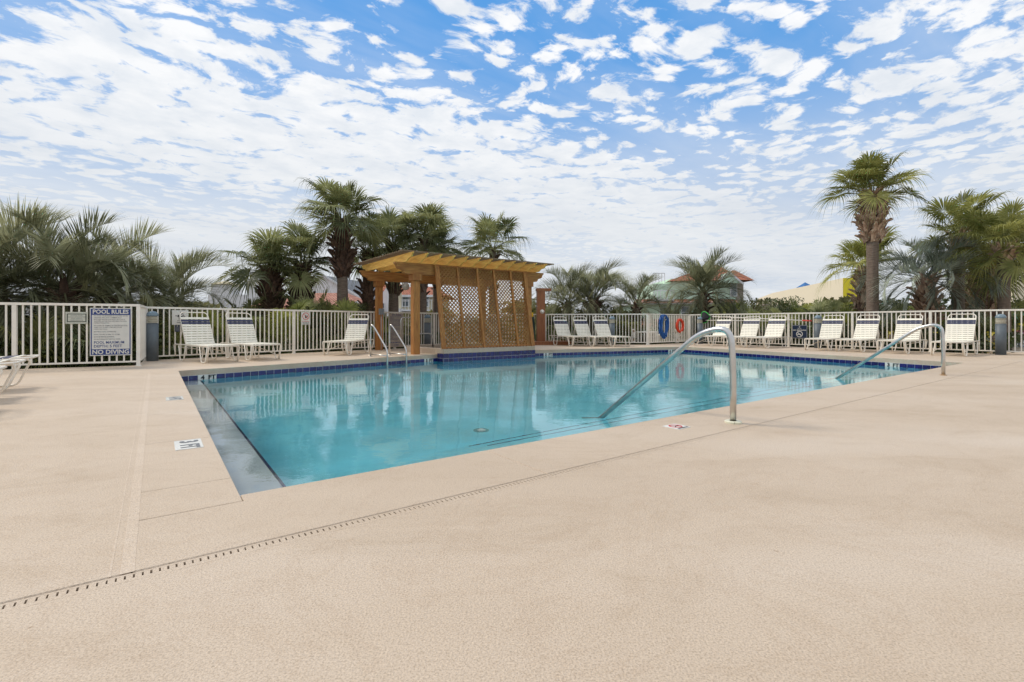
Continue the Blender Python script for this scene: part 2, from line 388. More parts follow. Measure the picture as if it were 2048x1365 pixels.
outer = [AB(FENCE[k]+Vector(v)) for k, v in (('R2', (.2,.1,0)),('R1', (.13,.1,0)),('G1', (.05,.2,0)),('G0', (-.05,.2,0)),('M1', (-.1,.18,0)),('L2', (-.15,.12,0)),('L1', (-.12,.14,0)),('L0', (-.1,.2,0)))]
def cross_b(p, q, bv):
    t = (bv-p[1])/(q[1]-p[1]); return (p[0]+(q[0]-p[0])*t, bv)
rb = -.63; S0 = AB((20.2, -7)); S1_ = AB((-19.1, -7))
rightX = cross_b(outer[0], S0, rb) if (outer[0][1]-rb)*(S0[1]-rb) < 0 else (24, rb)
leftX = cross_b(outer[-1], S1_, rb) if (outer[-1][1]-rb)*(S1_[1]-rb) < 0 else (-11, rb)
rb2 = -.70
R2n = AB((26, 2)); rightX = (24.0, rb); rightX2 = (24.0, rb2)
leftX2 = (leftX[0]-.02, rb2)
outer = [(24.0, 3.0)] + outer[1:]
far = [(-.4, rb), (-.4, 7.74-.1), (0, 7.74), (5.87, 9.23), (5.87, 9.25), (9.0, 9.35), (9.0, 9.33), (15.0, 7.9), (13.6, 0), (1.434, 0), (1.434, rb)]
# walk: far boundary counter-clockwise = (1.434,rb) -> right -> outer fence -> left -> (-.4,rb) -> up the left coping -> round the pool
far_poly = [(1.434, rb), rightX] + outer + [leftX, (-.4, rb), (-.4, 7.70), (0, 7.74), (5.87, 9.23), (9.0, 9.33), (15.0, 7.9), (13.6, 0), (1.434, 0)]
obj('slab', slab_mesh(far_poly), deck)
near_poly = [leftX2, S1_, (leftX2[0], -12), (24.0, -12), rightX2] 
obj('slab', slab_mesh(near_poly, gap=.0003, ch=.0008), deck)
obj('slab', slab_mesh([(-.4, rb), (1.434, rb), (1.434, 0), (0, 0), (0, -.1), (-.4, -.1)]), deck)
bs = [-.1, .327, 1.515, 2.863, 4.10, 5.44, 6.75, 7.72]
for b0, b1 in zip(bs[:-1], bs[1:]):
    obj('slab', slab_mesh([(-.4, b0), (0, b0 if b0 > 0 else -.1), (0, b1), (-.4, b1)], gap=.0014, ch=.0022), deck)
# raised seam of patching along the left coping
M_SEAM = M_DECK.copy(); M_SEAM.name = 'paler deck patching'
for n_ in M_SEAM.node_tree.nodes:
    if n_.type == 'VALTORGB' and len(n_.color_ramp.elements) == 3 and .50 < n_.color_ramp.elements[0].color[0] < .52:
        for e_ in n_.color_ramp.elements: e_.color = (e_.color[0]*1.07, e_.color[1]*1.08, e_.color[2]*1.10, 1)
for a0_, a1_, z_ in ((-.432, -.392, .0011), (-.462, -.455, .0008)):
    mb = MB(); mb.prism([tuple(W(a, b).xy) for a, b in ((a0_,-.629),(a1_,-.629),(a1_,7.6),(a0_,7.6))], .0, z_); mb.build('seam_strip', M_SEAM, deck)
# sub-base seen in the joints
sb_ = ring_sheet([tuple(W(*p).xy) for p in (leftX2, S1_, S0, rightX2)], [tuple(W(*p).xy) for p in ((0,-8),(.1,-8),(.1,-8.1))], -.014, M_JOINT, 'joint_bed') if False else None
jb = MB()
def strip_ab(mb, a0, b0, a1, b1, z): mb.add([W(a0, b0, z), W(a1, b0, z), W(a1, b1, z), W(a0, b1, z)], [(0,1,2,3)])
strip_ab(jb, leftX2[0]+.3, rb-.006, rightX2[0]-.1, rb+.006, -.010)
strip_ab(jb, -.408, rb+.012, -.392, 7.7, -.011); strip_ab(jb, 1.426, rb+.012, 1.442, -.01, -.011)
for b in bs[:-1]: strip_ab(jb, -.391, b-.008, -.006, b+.008, -.010)
jb.build('joint_filler', M_JOINT, deck)
# slot drain along the near joint: solid band on both sides, bars between dark slots
tr = MB(); strip_ab(tr, leftX2[0]+.3, rb2+.001, 5.6, rb-.0065, -.03); tr.build('trough', M_GROOVE, deck)
bd = MB(); z0, z1 = -.028, -.0005
bd.prism([tuple(W(a, b).xy) for a, b in ((leftX2[0]+.3, rb-.018),(5.6, rb-.018),(5.6, rb-.007),(leftX2[0]+.3, rb-.007))], z0, z1)
bd.prism([tuple(W(a, b).xy) for a, b in ((leftX2[0]+.3, rb2+.001),(5.6, rb2+.001),(5.6, rb-.046),(leftX2[0]+.3, rb-.046))], z0, z1)
bd.prism([tuple(W(a, b).xy) for a, b in ((5.6, rb2+.001),(rightX2[0]-.1, rb2+.001),(rightX2[0]-.1, rb-.007),(5.6, rb-.007))], z0, z1)
bd.build('drain_edge', M_DECK, deck)
br = MB(); a = -2.2; k = 0
while a < 5.6:
    wslot = .0055 if a < 1.6 else (.0045 if a < 2.9 else .0025)
    w2 = .0235 - wslot + rnd.uniform(-.0008, .0008)
    br.prism([tuple(W(x, y).xy) for x, y in ((a, rb-.046),(a+w2, rb-.046),(a+w2, rb-.018),(a, rb-.018))], z0+.004, z1-.0002)
    a += .0235
br.build('drain_bars', M_DECK, deck, kind='stuff')

pool = obj('swimming_pool', None, kind='structure')
ZW = -.19; ZT = -.10; ZTB = -.232; ZF = -1.35
sh = MB(); n = len(POOL)
def wall_ring(mb, poly, z0, z1):
    for i in range(len(poly)):
        p, q = poly[i], poly[(i+1) % len(poly)]
        mb.add([W(*p, z0), W(*q, z0), W(*q, z1), W(*p, z1)], [(3,2,1,0)])
wall_ring(sh, POOL, ZTB, ZT); sh.build('grout_band', M_GROUT, pool)
sh = MB(); wall_ring(sh, POOL, ZF, ZTB)
fs = []
for t in tessellate_polygon([[Vector((*p, 0)) for p in POOL]]):
    a_, b_, c_ = [Vector((*POOL[i], 0)) for i in t]; fs.append(t if (b_-a_).cross(c_-a_).z > 0 else (t[0], t[2], t[1]))
sh.add([W(*p, ZF) for p in POOL], fs); sh.build('basin', M_PLASTER, pool)
lg = MB(); lg.prism([tuple(W(a, b).xy) for a, b in ((.002, .002),(.325, .002),(.325, 7.82),(.002, 7.73))], ZF+.002, -.255); lg.build('shallow_ledge', M_LEDGE, pool)
lt = MB(); lt.prism([tuple(W(a, b).xy) for a, b in ((.327, .004),(.345, .004),(.345, 7.82),(.327, 7.82))], -.36, -.252); lt.build('ledge_trim', M_TILE, pool)
st = MB(); st.prism([tuple(W(a, b).xy) for a, b in ((.36, .002),(13.61, .002),(13.77, 1.0),(.36, 1.0))], ZF+.002, -.49); st.build('step', M_PLASTER, pool)
st = MB(); st.prism([tuple(W(a, b).xy) for a, b in ((.36, 1.002),(13.76, 1.002),(13.82, 1.33),(.36, 1.33))], ZF+.002, -.76); st.build('step', M_PLASTER, pool)
for b0, z in ((.982, -.486), (1.312, -.756)):
    st = MB(); st.prism([tuple(W(a, b).xy) for a, b in ((2.1, b0+.006),(13.6, b0+.006),(13.6, b0+.018),(2.1, b0+.018))], z-.004, z); st.build('step_trim', M_TILE, pool)
c = AT(963, 5.96); dr = MB(); dr.lathe([(.055, 0), (.055, .012), (.04, .02), (.0, .022)], 20, (c.x, c.y, ZF)); dr.build('main_drain', mk('drain cover', (.80, .88, .84), .5), pool); MB().lathe([(.095, 0), (.095, .004)], 20, (c.x, c.y, ZF)).build('drain_surround', mk('drain surround', (.14, .40, .42), .6), pool)
# tiles
tile_me = MB().box((0, -.003, -.0635), (.1435, .006, .122)).mesh('tile', M_TILE)
wt_me = MB().box((0, -.0035, -.0635), (.1485, .007, .125)).mesh('marker_tile', M_TILEW)
def tile_row(p, q, ztop, markers=(), joined=False, thick=None):
    """tiles from p to q (ab), inward side to the left of p->q is the pool"""
    P, Q = Vector(p), Vector(q); L_ = (Q-P).length; d = (Q-P)/L_; nrm = Vector((-d.y, d.x))
    cnt = max(1, int(round(L_/.1525))); stp = L_/cnt; ang = math.atan2(d.y, d.x)+TH
    used = set()
    for (s0, word) in markers:
        i0 = int(s0/stp); ms = [i0, i0+1]; used.update(ms)
        mt = None
        for i in ms:
            c = P + d*(stp*(i+.5)); o = obj('marker_tile', wt_me, pool, W(c.x, c.y, ztop), ang+math.pi)
            o.scale = (stp/.1525, 1, 1)
            if i == ms[0]: mt = o
        a_, b_ = word.split(' ')
        for i, s_ in zip(ms, (b_, a_)) :
            c = P + d*(stp*(i+.5)); l = text_mesh(s_, .105, M_BLACK, .005, xs=1.1)
            off_ = nrm*.0085
            obj('depth_lettering', l, pool, W(c.x+off_.x, c.y+off_.y, ztop-.052), ang+math.pi)
    if joined:
        mb = MB()
        for i in range(cnt):
            c = P + d*(stp*(i+.5)) + nrm*.003; w = W(c.x, c.y, ztop-.0635); mb.box(w, (.1485*stp/.1525, .006, .125), ang)
        mb.build('tile_band', M_TILE, pool, kind='stuff'); return
    for i in range(cnt):
        if i in used: continue
        c = P + d*(stp*(i+.5)); o = obj('tile', tile_me, pool, W(c.x, c.y, ztop+rnd.uniform(-.001, .001)), ang+math.pi)
        o.scale = (stp/.1525, 1, 1)
tile_row((5.87, 9.23), (0, 7.74), ZT-.003, [(5.87-.55+.27-.12-.0, '4 FT'), (.15+.02, '5 FT')])
tile_row((15.0, 7.9), (9.0, 9.33), ZT-.003, [(.42, '4 FT'), (5.35, '5 FT')])
tile_row((13.6, 0), (15.0, 7.9), ZT-.003, [(1.30, '3 FT')])
tile_row((0, 7.74), (0, 0), ZT-.003)
tile_row((0, 0), (13.6, 0), ZT-.003, joined=True)
for zt in (ZT-.003, .030):
    tile_row((9.0, 8.87), (5.87, 8.87), zt); tile_row((5.87, 8.87), (5.87, 9.22), zt); tile_row((9.0, 9.32), (9.0, 8.87), zt)

# water
def water_material():
    m = bpy.data.materials.new('pool water'); m.use_nodes = True; nt = m.node_tree; nt.nodes.clear(); N = nt.nodes.new; L = nt.links.new
    out = N('ShaderNodeOutputMaterial'); rf = N('ShaderNodeBsdfRefraction'); rf.inputs[0].default_value = (.90, .985, .985, 1); rf.inputs['IOR'].default_value = 1.33
    gl = N('ShaderNodeBsdfGlossy'); gl.inputs['Roughness'].default_value = .012; gl.inputs[0].default_value = (1, 1, 1, 1)
    fr = N('ShaderNodeFresnel'); fr.inputs['IOR'].default_value = 1.33; mx = N('ShaderNodeMixShader')
    tc = N('ShaderNodeTexCoord'); 
    def nz(s, det, w, vec=None):
        n = N('ShaderNodeTexNoise'); n.inputs['Scale'].default_value = s; n.inputs['Detail'].default_value = det; L(vec or tc.outputs['Object'], n.inputs['Vector'])
        q = N('ShaderNodeMath'); q.operation = 'MULTIPLY'; q.inputs[1].default_value = w; L(n.outputs[0], q.inputs[0]); return q.outputs[0]
    a = N('ShaderNodeMath'); a.operation = 'ADD'; L(nz(1.6, 2, 1.0), a.inputs[0]); L(nz(9.0, 3, .20), a.inputs[1])
    a2 = N('ShaderNodeMath'); a2.operation = 'ADD'; L(a.outputs[0], a2.inputs[0]); L(nz(30.0, 2, .045), a2.inputs[1])
    bp = N('ShaderNodeBump'); bp.inputs['Strength'].default_value = .3; bp.inputs['Distance'].default_value = .014; L(a2.outputs[0], bp.inputs['Height'])
    L(bp.outputs[0], gl.inputs['Normal']); L(bp.outputs[0], fr.inputs['Normal']); L(bp.outputs[0], rf.inputs['Normal'])
    L(fr.outputs[0], mx.inputs[0]); L(rf.outputs[0], mx.inputs[1]); L(gl.outputs[0], mx.inputs[2]); L(mx.outputs[0], out.inputs[0])
    return m
M_WATER = water_material()
wp = inset([Vector(p) for p in POOL], .008)
wf = []
for t in tessellate_polygon([[Vector((*p, 0)) for p in wp]]):
    a_, b_, c_ = [Vector((*wp[i], 0)) for i in t]; wf.append(t if (b_-a_).cross(c_-a_).z > 0 else (t[0], t[2], t[1]))
mb = MB(); mb.add([W(*p, ZW) for p in wp], wf); mb.build('pool_water', M_WATER, kind='structure')

# ------------------------------------------------------------------ raised spa
SPA = [(5.87, 8.87), (9.0, 8.87), (9.0, 9.5), (9.25, 10.3), (9.1, 11.3), (8.5, 12.0), (6.7, 12.1), (5.95, 11.6), (5.65, 10.7), (5.70, 9.8), (5.87, 9.35)]
spa = thing('raised_spa', 'low raised spa with cream kerb and water behind the wooden lattice', 'spa', W(7.4, 10.3), TH)
def spl(p): return (p[0]-7.4, p[1]-10.3)
inn = inset([Vector(p) for p in SPA], .38)
def ring_prism(mb, outer, inner, z0, z1):
    n = len(outer)
    vs = [(x, y, z0) for x, y in outer]+[(x, y, z1) for x, y in outer]+[(x, y, z0) for x, y in inner]+[(x, y, z1) for x, y in inner]; fs = []
    for i in range(n):
        j = (i+1) % n; fs += [(i, j, n+j, n+i), (n+i, n+j, 3*n+j, 3*n+i), (2*n+j, 2*n+i, 3*n+i, 3*n+j)]
    mb.add(vs, fs)
mb = MB(); ring_prism(mb, [spl(p) for p in inset([Vector(p) for p in SPA], .004)], [spl(p) for p in inn], .0, .145); mb.build('kerb', M_DECK, spa)
mb = MB(); ring_prism(mb, [spl(p) for p in inset([Vector(p) for p in SPA], .010)], [spl(p) for p in inn], -.23, -.001); mb.build('wall', M_GROUT, spa)
mb = MB(); mb.prism([spl(p) for p in inn], .03, .035); mb.build('spa_water', M_WATER, spa)
mb = MB(); mb.prism([spl(p) for p in inn], -.02, .0); mb.build('spa_floor', M_PLASTER, spa)

# ------------------------------------------------------------------ fences
def fence_run(root, pts, post_step=1.78, closed_first=True, last=True, gate=False, first_off=None):
    """pts: world corner points; root at origin. rails, posts and each picket are parts"""
    for (p, q) in zip(pts[:-1], pts[1:]):
        d = q-p; L_ = d.length; u = d/L_; ang = math.atan2(u.y, u.x)
        npost = max(1, int(round(L_/post_step))); stp = L_/npost
        th = .045 if not gate else .035
        MB().box((L_/2, 0, 1.215-th/2), (L_+.05, .05 if not gate else .035, th)).build('top_rail', M_WHITE, root, p, ang)
        MB().box((L_/2, 0, .092), (L_, .03, .03)).build('bottom_rail', M_WHITE, root, p, ang)
        for i in range(npost+1):
            if i == npost and not (q is pts[-1] and last): continue
            if i > 0 and gate and i < npost: continue
            obj('post', POST_ME, root, p+u*(stp*i), ang)
        for i in range(npost):
            np_ = int(round(stp/.1135)); ps = stp/np_
            for k in range(1, np_): obj('picket', PICK_ME, root, p+u*(stp*i+ps*k), ang)
POST_ME = MB().box((0, 0, .584), (.062, .062, 1.168)).box((0, 0, .006), (.10, .10, .012)).mesh('post', M_WHITE)
PICK_ME = MB().box((0, 0, .6385), (.0245, .0245, 1.063)).mesh('picket', M_WHITE)
f = thing('pool_fence', 'white picket pool fence at far left carrying the pool rules sign', 'fence')
u_ = (FENCE['L1']-FENCE['L0']).normalized()
fence_run(f, [FENCE['L1']-u_*9.0, FENCE['L1'], FENCE['L2']], 1.8, last=False)
f = thing('pool_fence', 'long white picket pool fence behind the left loungers and the pergola', 'fence')
fence_run(f, [FENCE['L2'], FENCE['M1'], FENCE['G0']], 1.76)
f = thing('pool_gate', 'white picket gate with the blue hose and orange ring hung on it', 'gate')
ug = (FENCE['G1']-FENCE['G0']).normalized()
fence_run(f, [FENCE['G0']+ug*.07, FENCE['G1']-ug*.07], 3.0, gate=True)
f = thing('pool_fence', 'white picket pool fence behind the right hand row of loungers', 'fence')
fence_run(f, [FENCE['G1'], FENCE['R1'], FENCE['R2']], 1.93)

def hit(px, p, q, d=0.0, extend=True):
    """world point where the sight line of photo column px meets the line p-q pushed d towards the pool"""
    u = (q-p).normalized(); nv = Vector((u.y, -u.x, 0))
    if nv.dot(-p) < 0: nv = -nv
    p2 = p+nv*d; k = (px-1024.0)/978.0
    # X = k Y ; p2 + u t
    t = (k*p2.y-p2.x)/(u.x-k*u.y); return p2+u*t, u, nv

# ------------------------------------------------------------------ signs
def sign(px, ytop, ybot, w, pq, label, face, build, frame=None, d=.035, name='sign'):
    p, q = pq; c, u, nv = hit(px, p, q, d); Y = c.y
    zt = CAMH+(647-ytop)/978*Y; zb = CAMH+(647-ybot)/978*Y
    ang = math.atan2(u.y, u.x)
    if u.x < 0: ang += math.pi
    s = thing(name, label, 'sign', (c.x, c.y, zb), ang); h = zt-zb
    MB().box((0, 0, h/2), (w, .006, h)).build('board', face, s)
    build(s, w, h); return s
def ink_fit(s, word, x, z, wd, ht, m, bold=0.0, y=-.0052):
    me = text_mesh(word, .1, m, bold*1.0); xs_ = [v.co.x for v in me.vertices]; zs_ = [v.co.z for v in me.vertices]
    a, b, c, d = min(xs_), max(xs_), min(zs_), max(zs_)
    me.transform(Matrix.Diagonal((wd/(b-a), 1, ht/(d-c), 1)) @ Matrix.Translation((-(a+b)/2, 0, -(c+d)/2))); return obj('lettering', me, s, (x, y, z))
def ink(s, word, size, x, z, m, align='CENTER', bold=0.0, xs=1.0, y=-.0042):
    return obj('lettering', text_mesh(word, size, m, bold, align, xs=xs), s, (x, y, z))
def rect(s, name, x, z, w, h, m, y=-.0034, t=.0012): return MB().box((x, y, z), (w, t, h)).build(name, m, s)
def ring_on(s, x, z, r, t, m, slash=True, y=-.0042, name='prohibition_ring'):
    mb = MB(); n = 28; vs = []; fs = []
    for i in range(n):
        a = 2*math.pi*i/n
        for rr in (r, r-t):
            for yy in (y, y+.001): vs.append((x+rr*math.cos(a), yy, z+rr*math.sin(a)))
    for i in range(n):
        j = (i+1) % n; fs += [(i*4, i*4+2, j*4+2, j*4), (i*4, j*4, j*4+1, i*4+1), (i*4+2, i*4+3, j*4+3, j*4+2)]
    mb.add(vs, fs); o = mb.build(name, m, s)
    if slash: MB().box((x, y-.0009, z), (2*r-t, .001, t*.9), M=Matrix.Rotation(R(45), 3, 'Y')).build('slash', m, s)
    return o
SEG1 = (FENCE['L0'], FENCE['L1']); SEG2 = (FENCE['L2'], FENCE['M1']); SEG3 = (FENCE['M1'], FENCE['G0']); SEGG = (FENCE['G0'], FENCE['G1']); SEG5 = (FENCE['G1'], FENCE['R1'])
def pool_rules(s, w, h):
    rect(s, 'print_border', 0, h/2, w*.955, h*.965, M_NAVY, -.0034)
    rect(s, 'print_field', 0, h*.5-.004, w*.90, h*.715, M_SIGNW, -.0040)
    ink_fit(s, 'POOL RULES', 0, h*.921, w*.86, h*.092, M_SIGNW, .0028)
    ink_fit(s, 'NO DIVING', 0, h*.079, w*.88, h*.094, M_SIGNW, .0028)
    x = -w*.40
    lines = [('NO FOOD OR BEVERAGES IN THE POOL OR ON', .835), ('THE POOL WET DECK. COMMERCIALLY', .797), ('BOTTLED WATER IN PLASTIC BOTTLES IS', .760),
             ('ALLOWED ON THE POOL WET DECK FOR POOL', .722), ('PATRON HYDRATION.', .684), ('NO GLASS OR ANIMALS IN THE FENCED POOL', .630), ('AREA (OR 50 FEET (15M) MIN FROM', .592),
             ('UNFENCED POOL).', .554), ('BATHING LOAD: 20 PERSONS.', .502), ('POOL HOURS: 8 A.M. TO 10 P.M.', .445), ('SHOWER BEFORE ENTERING.', .395), ('DO NOT SWALLOW THE POOL WATER.', .345)]
    for t_, zz in lines: ww = w*.0212*len(t_); ink_fit(s, t_, x+ww/2, h*zz, ww, h*.024, M_GREYP, .0006)
    ink_fit(s, 'POOL MAXIMUM', x+w*.36, h*.278, w*.72, h*.056, M_NAVY, .0012)
    ink_fit(s, 'DEPTH: 5 FEET', x+w*.335, h*.200, w*.67, h*.056, M_NAVY, .0012)
sign(222, 616.5, 711.5, .635, SEG1, 'large blue and white sign headed POOL RULES on the left fence', M_SIGNW, pool_rules, d=.045)
def small_green(s, w, h):
    rect(s, 'print_border', 0, h/2, w*.88, h*.72, M_DKGRN, -.0034); rect(s, 'print_field', 0, h/2, w*.78, h*.58, M_SIGNG, -.0040)
    for i, t_ in enumerate(('NOTICE: POOL', 'CLOSED AT DARK FOR', 'POOL SERVICE', 'MAINTENANCE')): ink(s, t_, h*.115, 0, h*(.70-.135*i), M_GREYP, y=-.0052)
    for x in (-w*.42, w*.42):
        for z in (h*.06, h*.94): MB().lathe([(.004, 0), (.004, .003)], 8).build('screw', M_BLACK, s, (x, -.004, z)).rotation_euler = (R(90), 0, 0)
sign(153.5, 624.4, 648, .325, SEG1, 'small pale sign with dark green border left of the pool rules sign', M_SIGNG, small_green, d=.03)
def swimmer(s, w, h):
    mb = MB(); mb.tube([(-.05, 0, 0), (.01, 0, .03), (.05, 0, .065), (-.0, 0, .085)], .011, 6); mb.lathe([(.0, -.014), (.014, 0), (0, .014)], 10, (.055, 0, .022))
    o = mb.build('swimmer_mark', M_BLACK, s, (0, -.004, h*.62)); o.scale = (1, .15, 1)
    wv = MB(); wv.tube([(-.10+.02*i, 0, .006*math.sin(i*1.8)) for i in range(11)], .008, 5); wv.tube([(-.05+.02*i, 0, -.024+.004*math.sin(i*1.8)) for i in range(8)], .008, 5)
    o = wv.build('wave_mark', M_BLACK, s, (0, -.004, h*.60)); o.scale = (1, .15, 1)
    ink(s, 'SWIM', h*.085, 0, h*.40, M_BLACK, bold=.001); ink(s, 'AT YOUR', h*.085, 0, h*.27, M_BLACK, bold=.001); ink(s, 'OWN RISK', h*.085, 0, h*.14, M_BLACK, bold=.001)
sign(360.5, 621, 650, .33, SEG2, 'white sign with black swimmer symbol beside the left bollard', M_SIGNW, swimmer, d=.05)
def plate(s, w, h):
    MB().box((0, -.004, h*.86), (.02, .004, .02)).build('clip', M_LOUV, s)
    for i in range(4): rect(s, 'print_line', 0, h*(.66-.14*i), w*.8, h*.03, M_SILV)
sign(354.5, 650.5, 664, .10, SEG2, 'small dark plate hung under the swimmer sign', mk('dark slate plate', (.05, .06, .09), .5), plate, d=.045)
def noglass(s, w, h):
    ring_on(s, 0, h*.66, w*.38, w*.055, M_RED)
    MB().lathe([(.020, 0), (.020, .05), (.008, .07), (.008, .09)], 10).build('bottle_mark', M_BLACK, s, (0, -.003, h*.52)).scale = (1, .06, 1)
    MB().lathe([(.004, 0), (.018, .03), (.022, .04)], 8).build('glass_mark', M_BLACK, s, (.045, -.003, h*.60)).scale = (1, .06, 1)
    ink(s, 'NO ALCOHOL', h*.085, 0, h*.26, M_RED, bold=.0005); ink(s, 'OR GLASS IN', h*.085, 0, h*.16, M_BLACK, bold=.0005); ink(s, 'POOL AREA', h*.085, 0, h*.06, M_BLACK, bold=.0005)
sign(611.5, 624.3, 650, .265, SEG2, 'white sign with red prohibition circle over a bottle on the fence', M_SIGNW, noglass, d=.05)
def spa_rules(s, w, h):
    ink_fit(s, 'SPA RULES', 0, h*.955, w*.66, h*.042, M_NAVY, .002)
    import itertools
    ls = ['MAXIMUM USE PERIOD AND TEMPERATURE', '15 MINUTES.', 'PREGNANT WOMEN, SMALL CHILDREN,', 'PEOPLE WITH HEALTH PROBLEMS AND', 'PEOPLE USING ALCOHOL, NARCOTICS,', 'OR OTHER DRUGS THAT CAUSE', 'DROWSINESS SHOULD NOT USE SPA', 'POOLS WITHOUT FIRST CONSULTING', 'A DOCTOR.', 'MAXIMUM WATER TEMPERATURE 104', 'NO FOOD OR BEVERAGES IN SPA', 'NO GLASS OR ANIMALS', 'SHOWER BEFORE ENTERING', 'BATHING LOAD: 8 PERSONS', 'SPA HOURS: 8 A.M. TO 10 P.M.', 'DO NOT SWALLOW THE WATER', 'NO DIVING', 'CHILDREN UNDER TWELVE MUST BE', 'ACCOMPANIED BY AN ADULT']
    for i, t_ in enumerate(ls): ww = w*.0245*len(t_); ink_fit(s, t_, -w*.44+ww/2, h*(.90-.0375*i), ww, h*.019, M_NAVY, .0006)
    ink(s, 'SPA MAXIMUM DEPTH', h*.045, 0, h*.135, M_NAVY, bold=.0008); ink(s, '3 FEET', h*.055, 0, h*.06, M_NAVY, bold=.0008)
sign(793, 627.5, 694.5, .56, (FENCE['L2'], FENCE['M1']), 'tall faded sign headed SPA RULES behind the pool ladder', M_TANS, spa_rules, d=.05)
def nosmoke(s, w, h):
    rect(s, 'print_field', 0, h/2, w*.93, h*.93, M_DNAVY, -.0034)
    ring_on(s, 0, h*.86, w*.045, w*.018, M_SIGNW, False, name='emblem'); rect(s, 'emblem_bar', 0, h*.86, w*.012, h*.07, M_SIGNW, -.0044)
    mb = MB(); mb.tube([(-w*.13+w*.026*i, 0, .010*math.cos(i*.63)) for i in range(11)], w*.009, 5); o = mb.build('emblem_script', M_SIGNW, s, (0, -.004, h*.74)); o.scale = (1, .2, 1)
    ink_fit(s, 'NO SMOKING', 0, h*.615, w*.88, h*.085, M_SIGNW, .0022)
    ring_on(s, 0, h*.32, w*.215, w*.042, M_SIGNW)
    rect(s, 'cigarette_mark', -.01, h*.30, w*.25, h*.05, M_SIGNW, -.0036)
sign(1599, 650.7, 677, .50, SEG5, 'square navy NO SMOKING sign on the fence beside the right bollards', M_SILV, nosmoke, d=.05)

# ------------------------------------------------------------------ bollards
def make_bollard():
    t = thing('bollard_light', 'x', 'bollard')
    MB().lathe([(.112, 0), (.112, .84)], 28).build('column', M_BOL, t)
    MB().lathe([(.085, .84), (.085, 1.0)], 20).build('lamp_core', M_LOUV, t)
    for i in range(4):
        z = .862+.037*i; obj('louvre', LOUV_ME, t, (0, 0, z))
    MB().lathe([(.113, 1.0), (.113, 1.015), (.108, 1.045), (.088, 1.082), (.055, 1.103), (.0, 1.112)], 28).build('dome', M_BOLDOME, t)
    return t
LOUV_ME = MB().lathe([(.088, .006), (.114, -.008), (.114, -.001), (.088, .018)], 28).mesh('louvre', M_LOUV)
bol = make_bollard(); index_kids(bol)
BL = [hit(305, *SEG2, .16)[0], hit(855, *SEG2, .35)[0], hit(1224, *SEG3, .20)[0], hit(1400, *SEG5, .20)[0], hit(1636, *SEG5, .20)[0], hit(2001.5, *SEG5, .14)[0]]
for i, (px, py, lab) in enumerate([(305, 719.8, 'bollard light left of the left pair of loungers'), (855, 697, 'bollard light behind the spa grab rails and lattice'),
        (1224, 687.5, 'bollard light right of the far trio of loungers'), (1400, 686.8, 'bollard light beside the gate behind the green net'),
        (1636, 697.5, 'bollard light right of the no smoking sign'), (2001.5, 711.8, 'bollard light at far right, past the last lounger')]):
    b = bol if i == 0 else copy_tree(bol)
    b.location = BL[i]; b['label'] = 'slate blue domed ' + lab; b['group'] = 'bollard lights round the pool deck'
    s_ = {0: 1.0, 1: 1.02, 2: 1.0, 3: 1.0, 4: 1.0, 5: .98}[i]; b.scale = (s_, s_, s_)

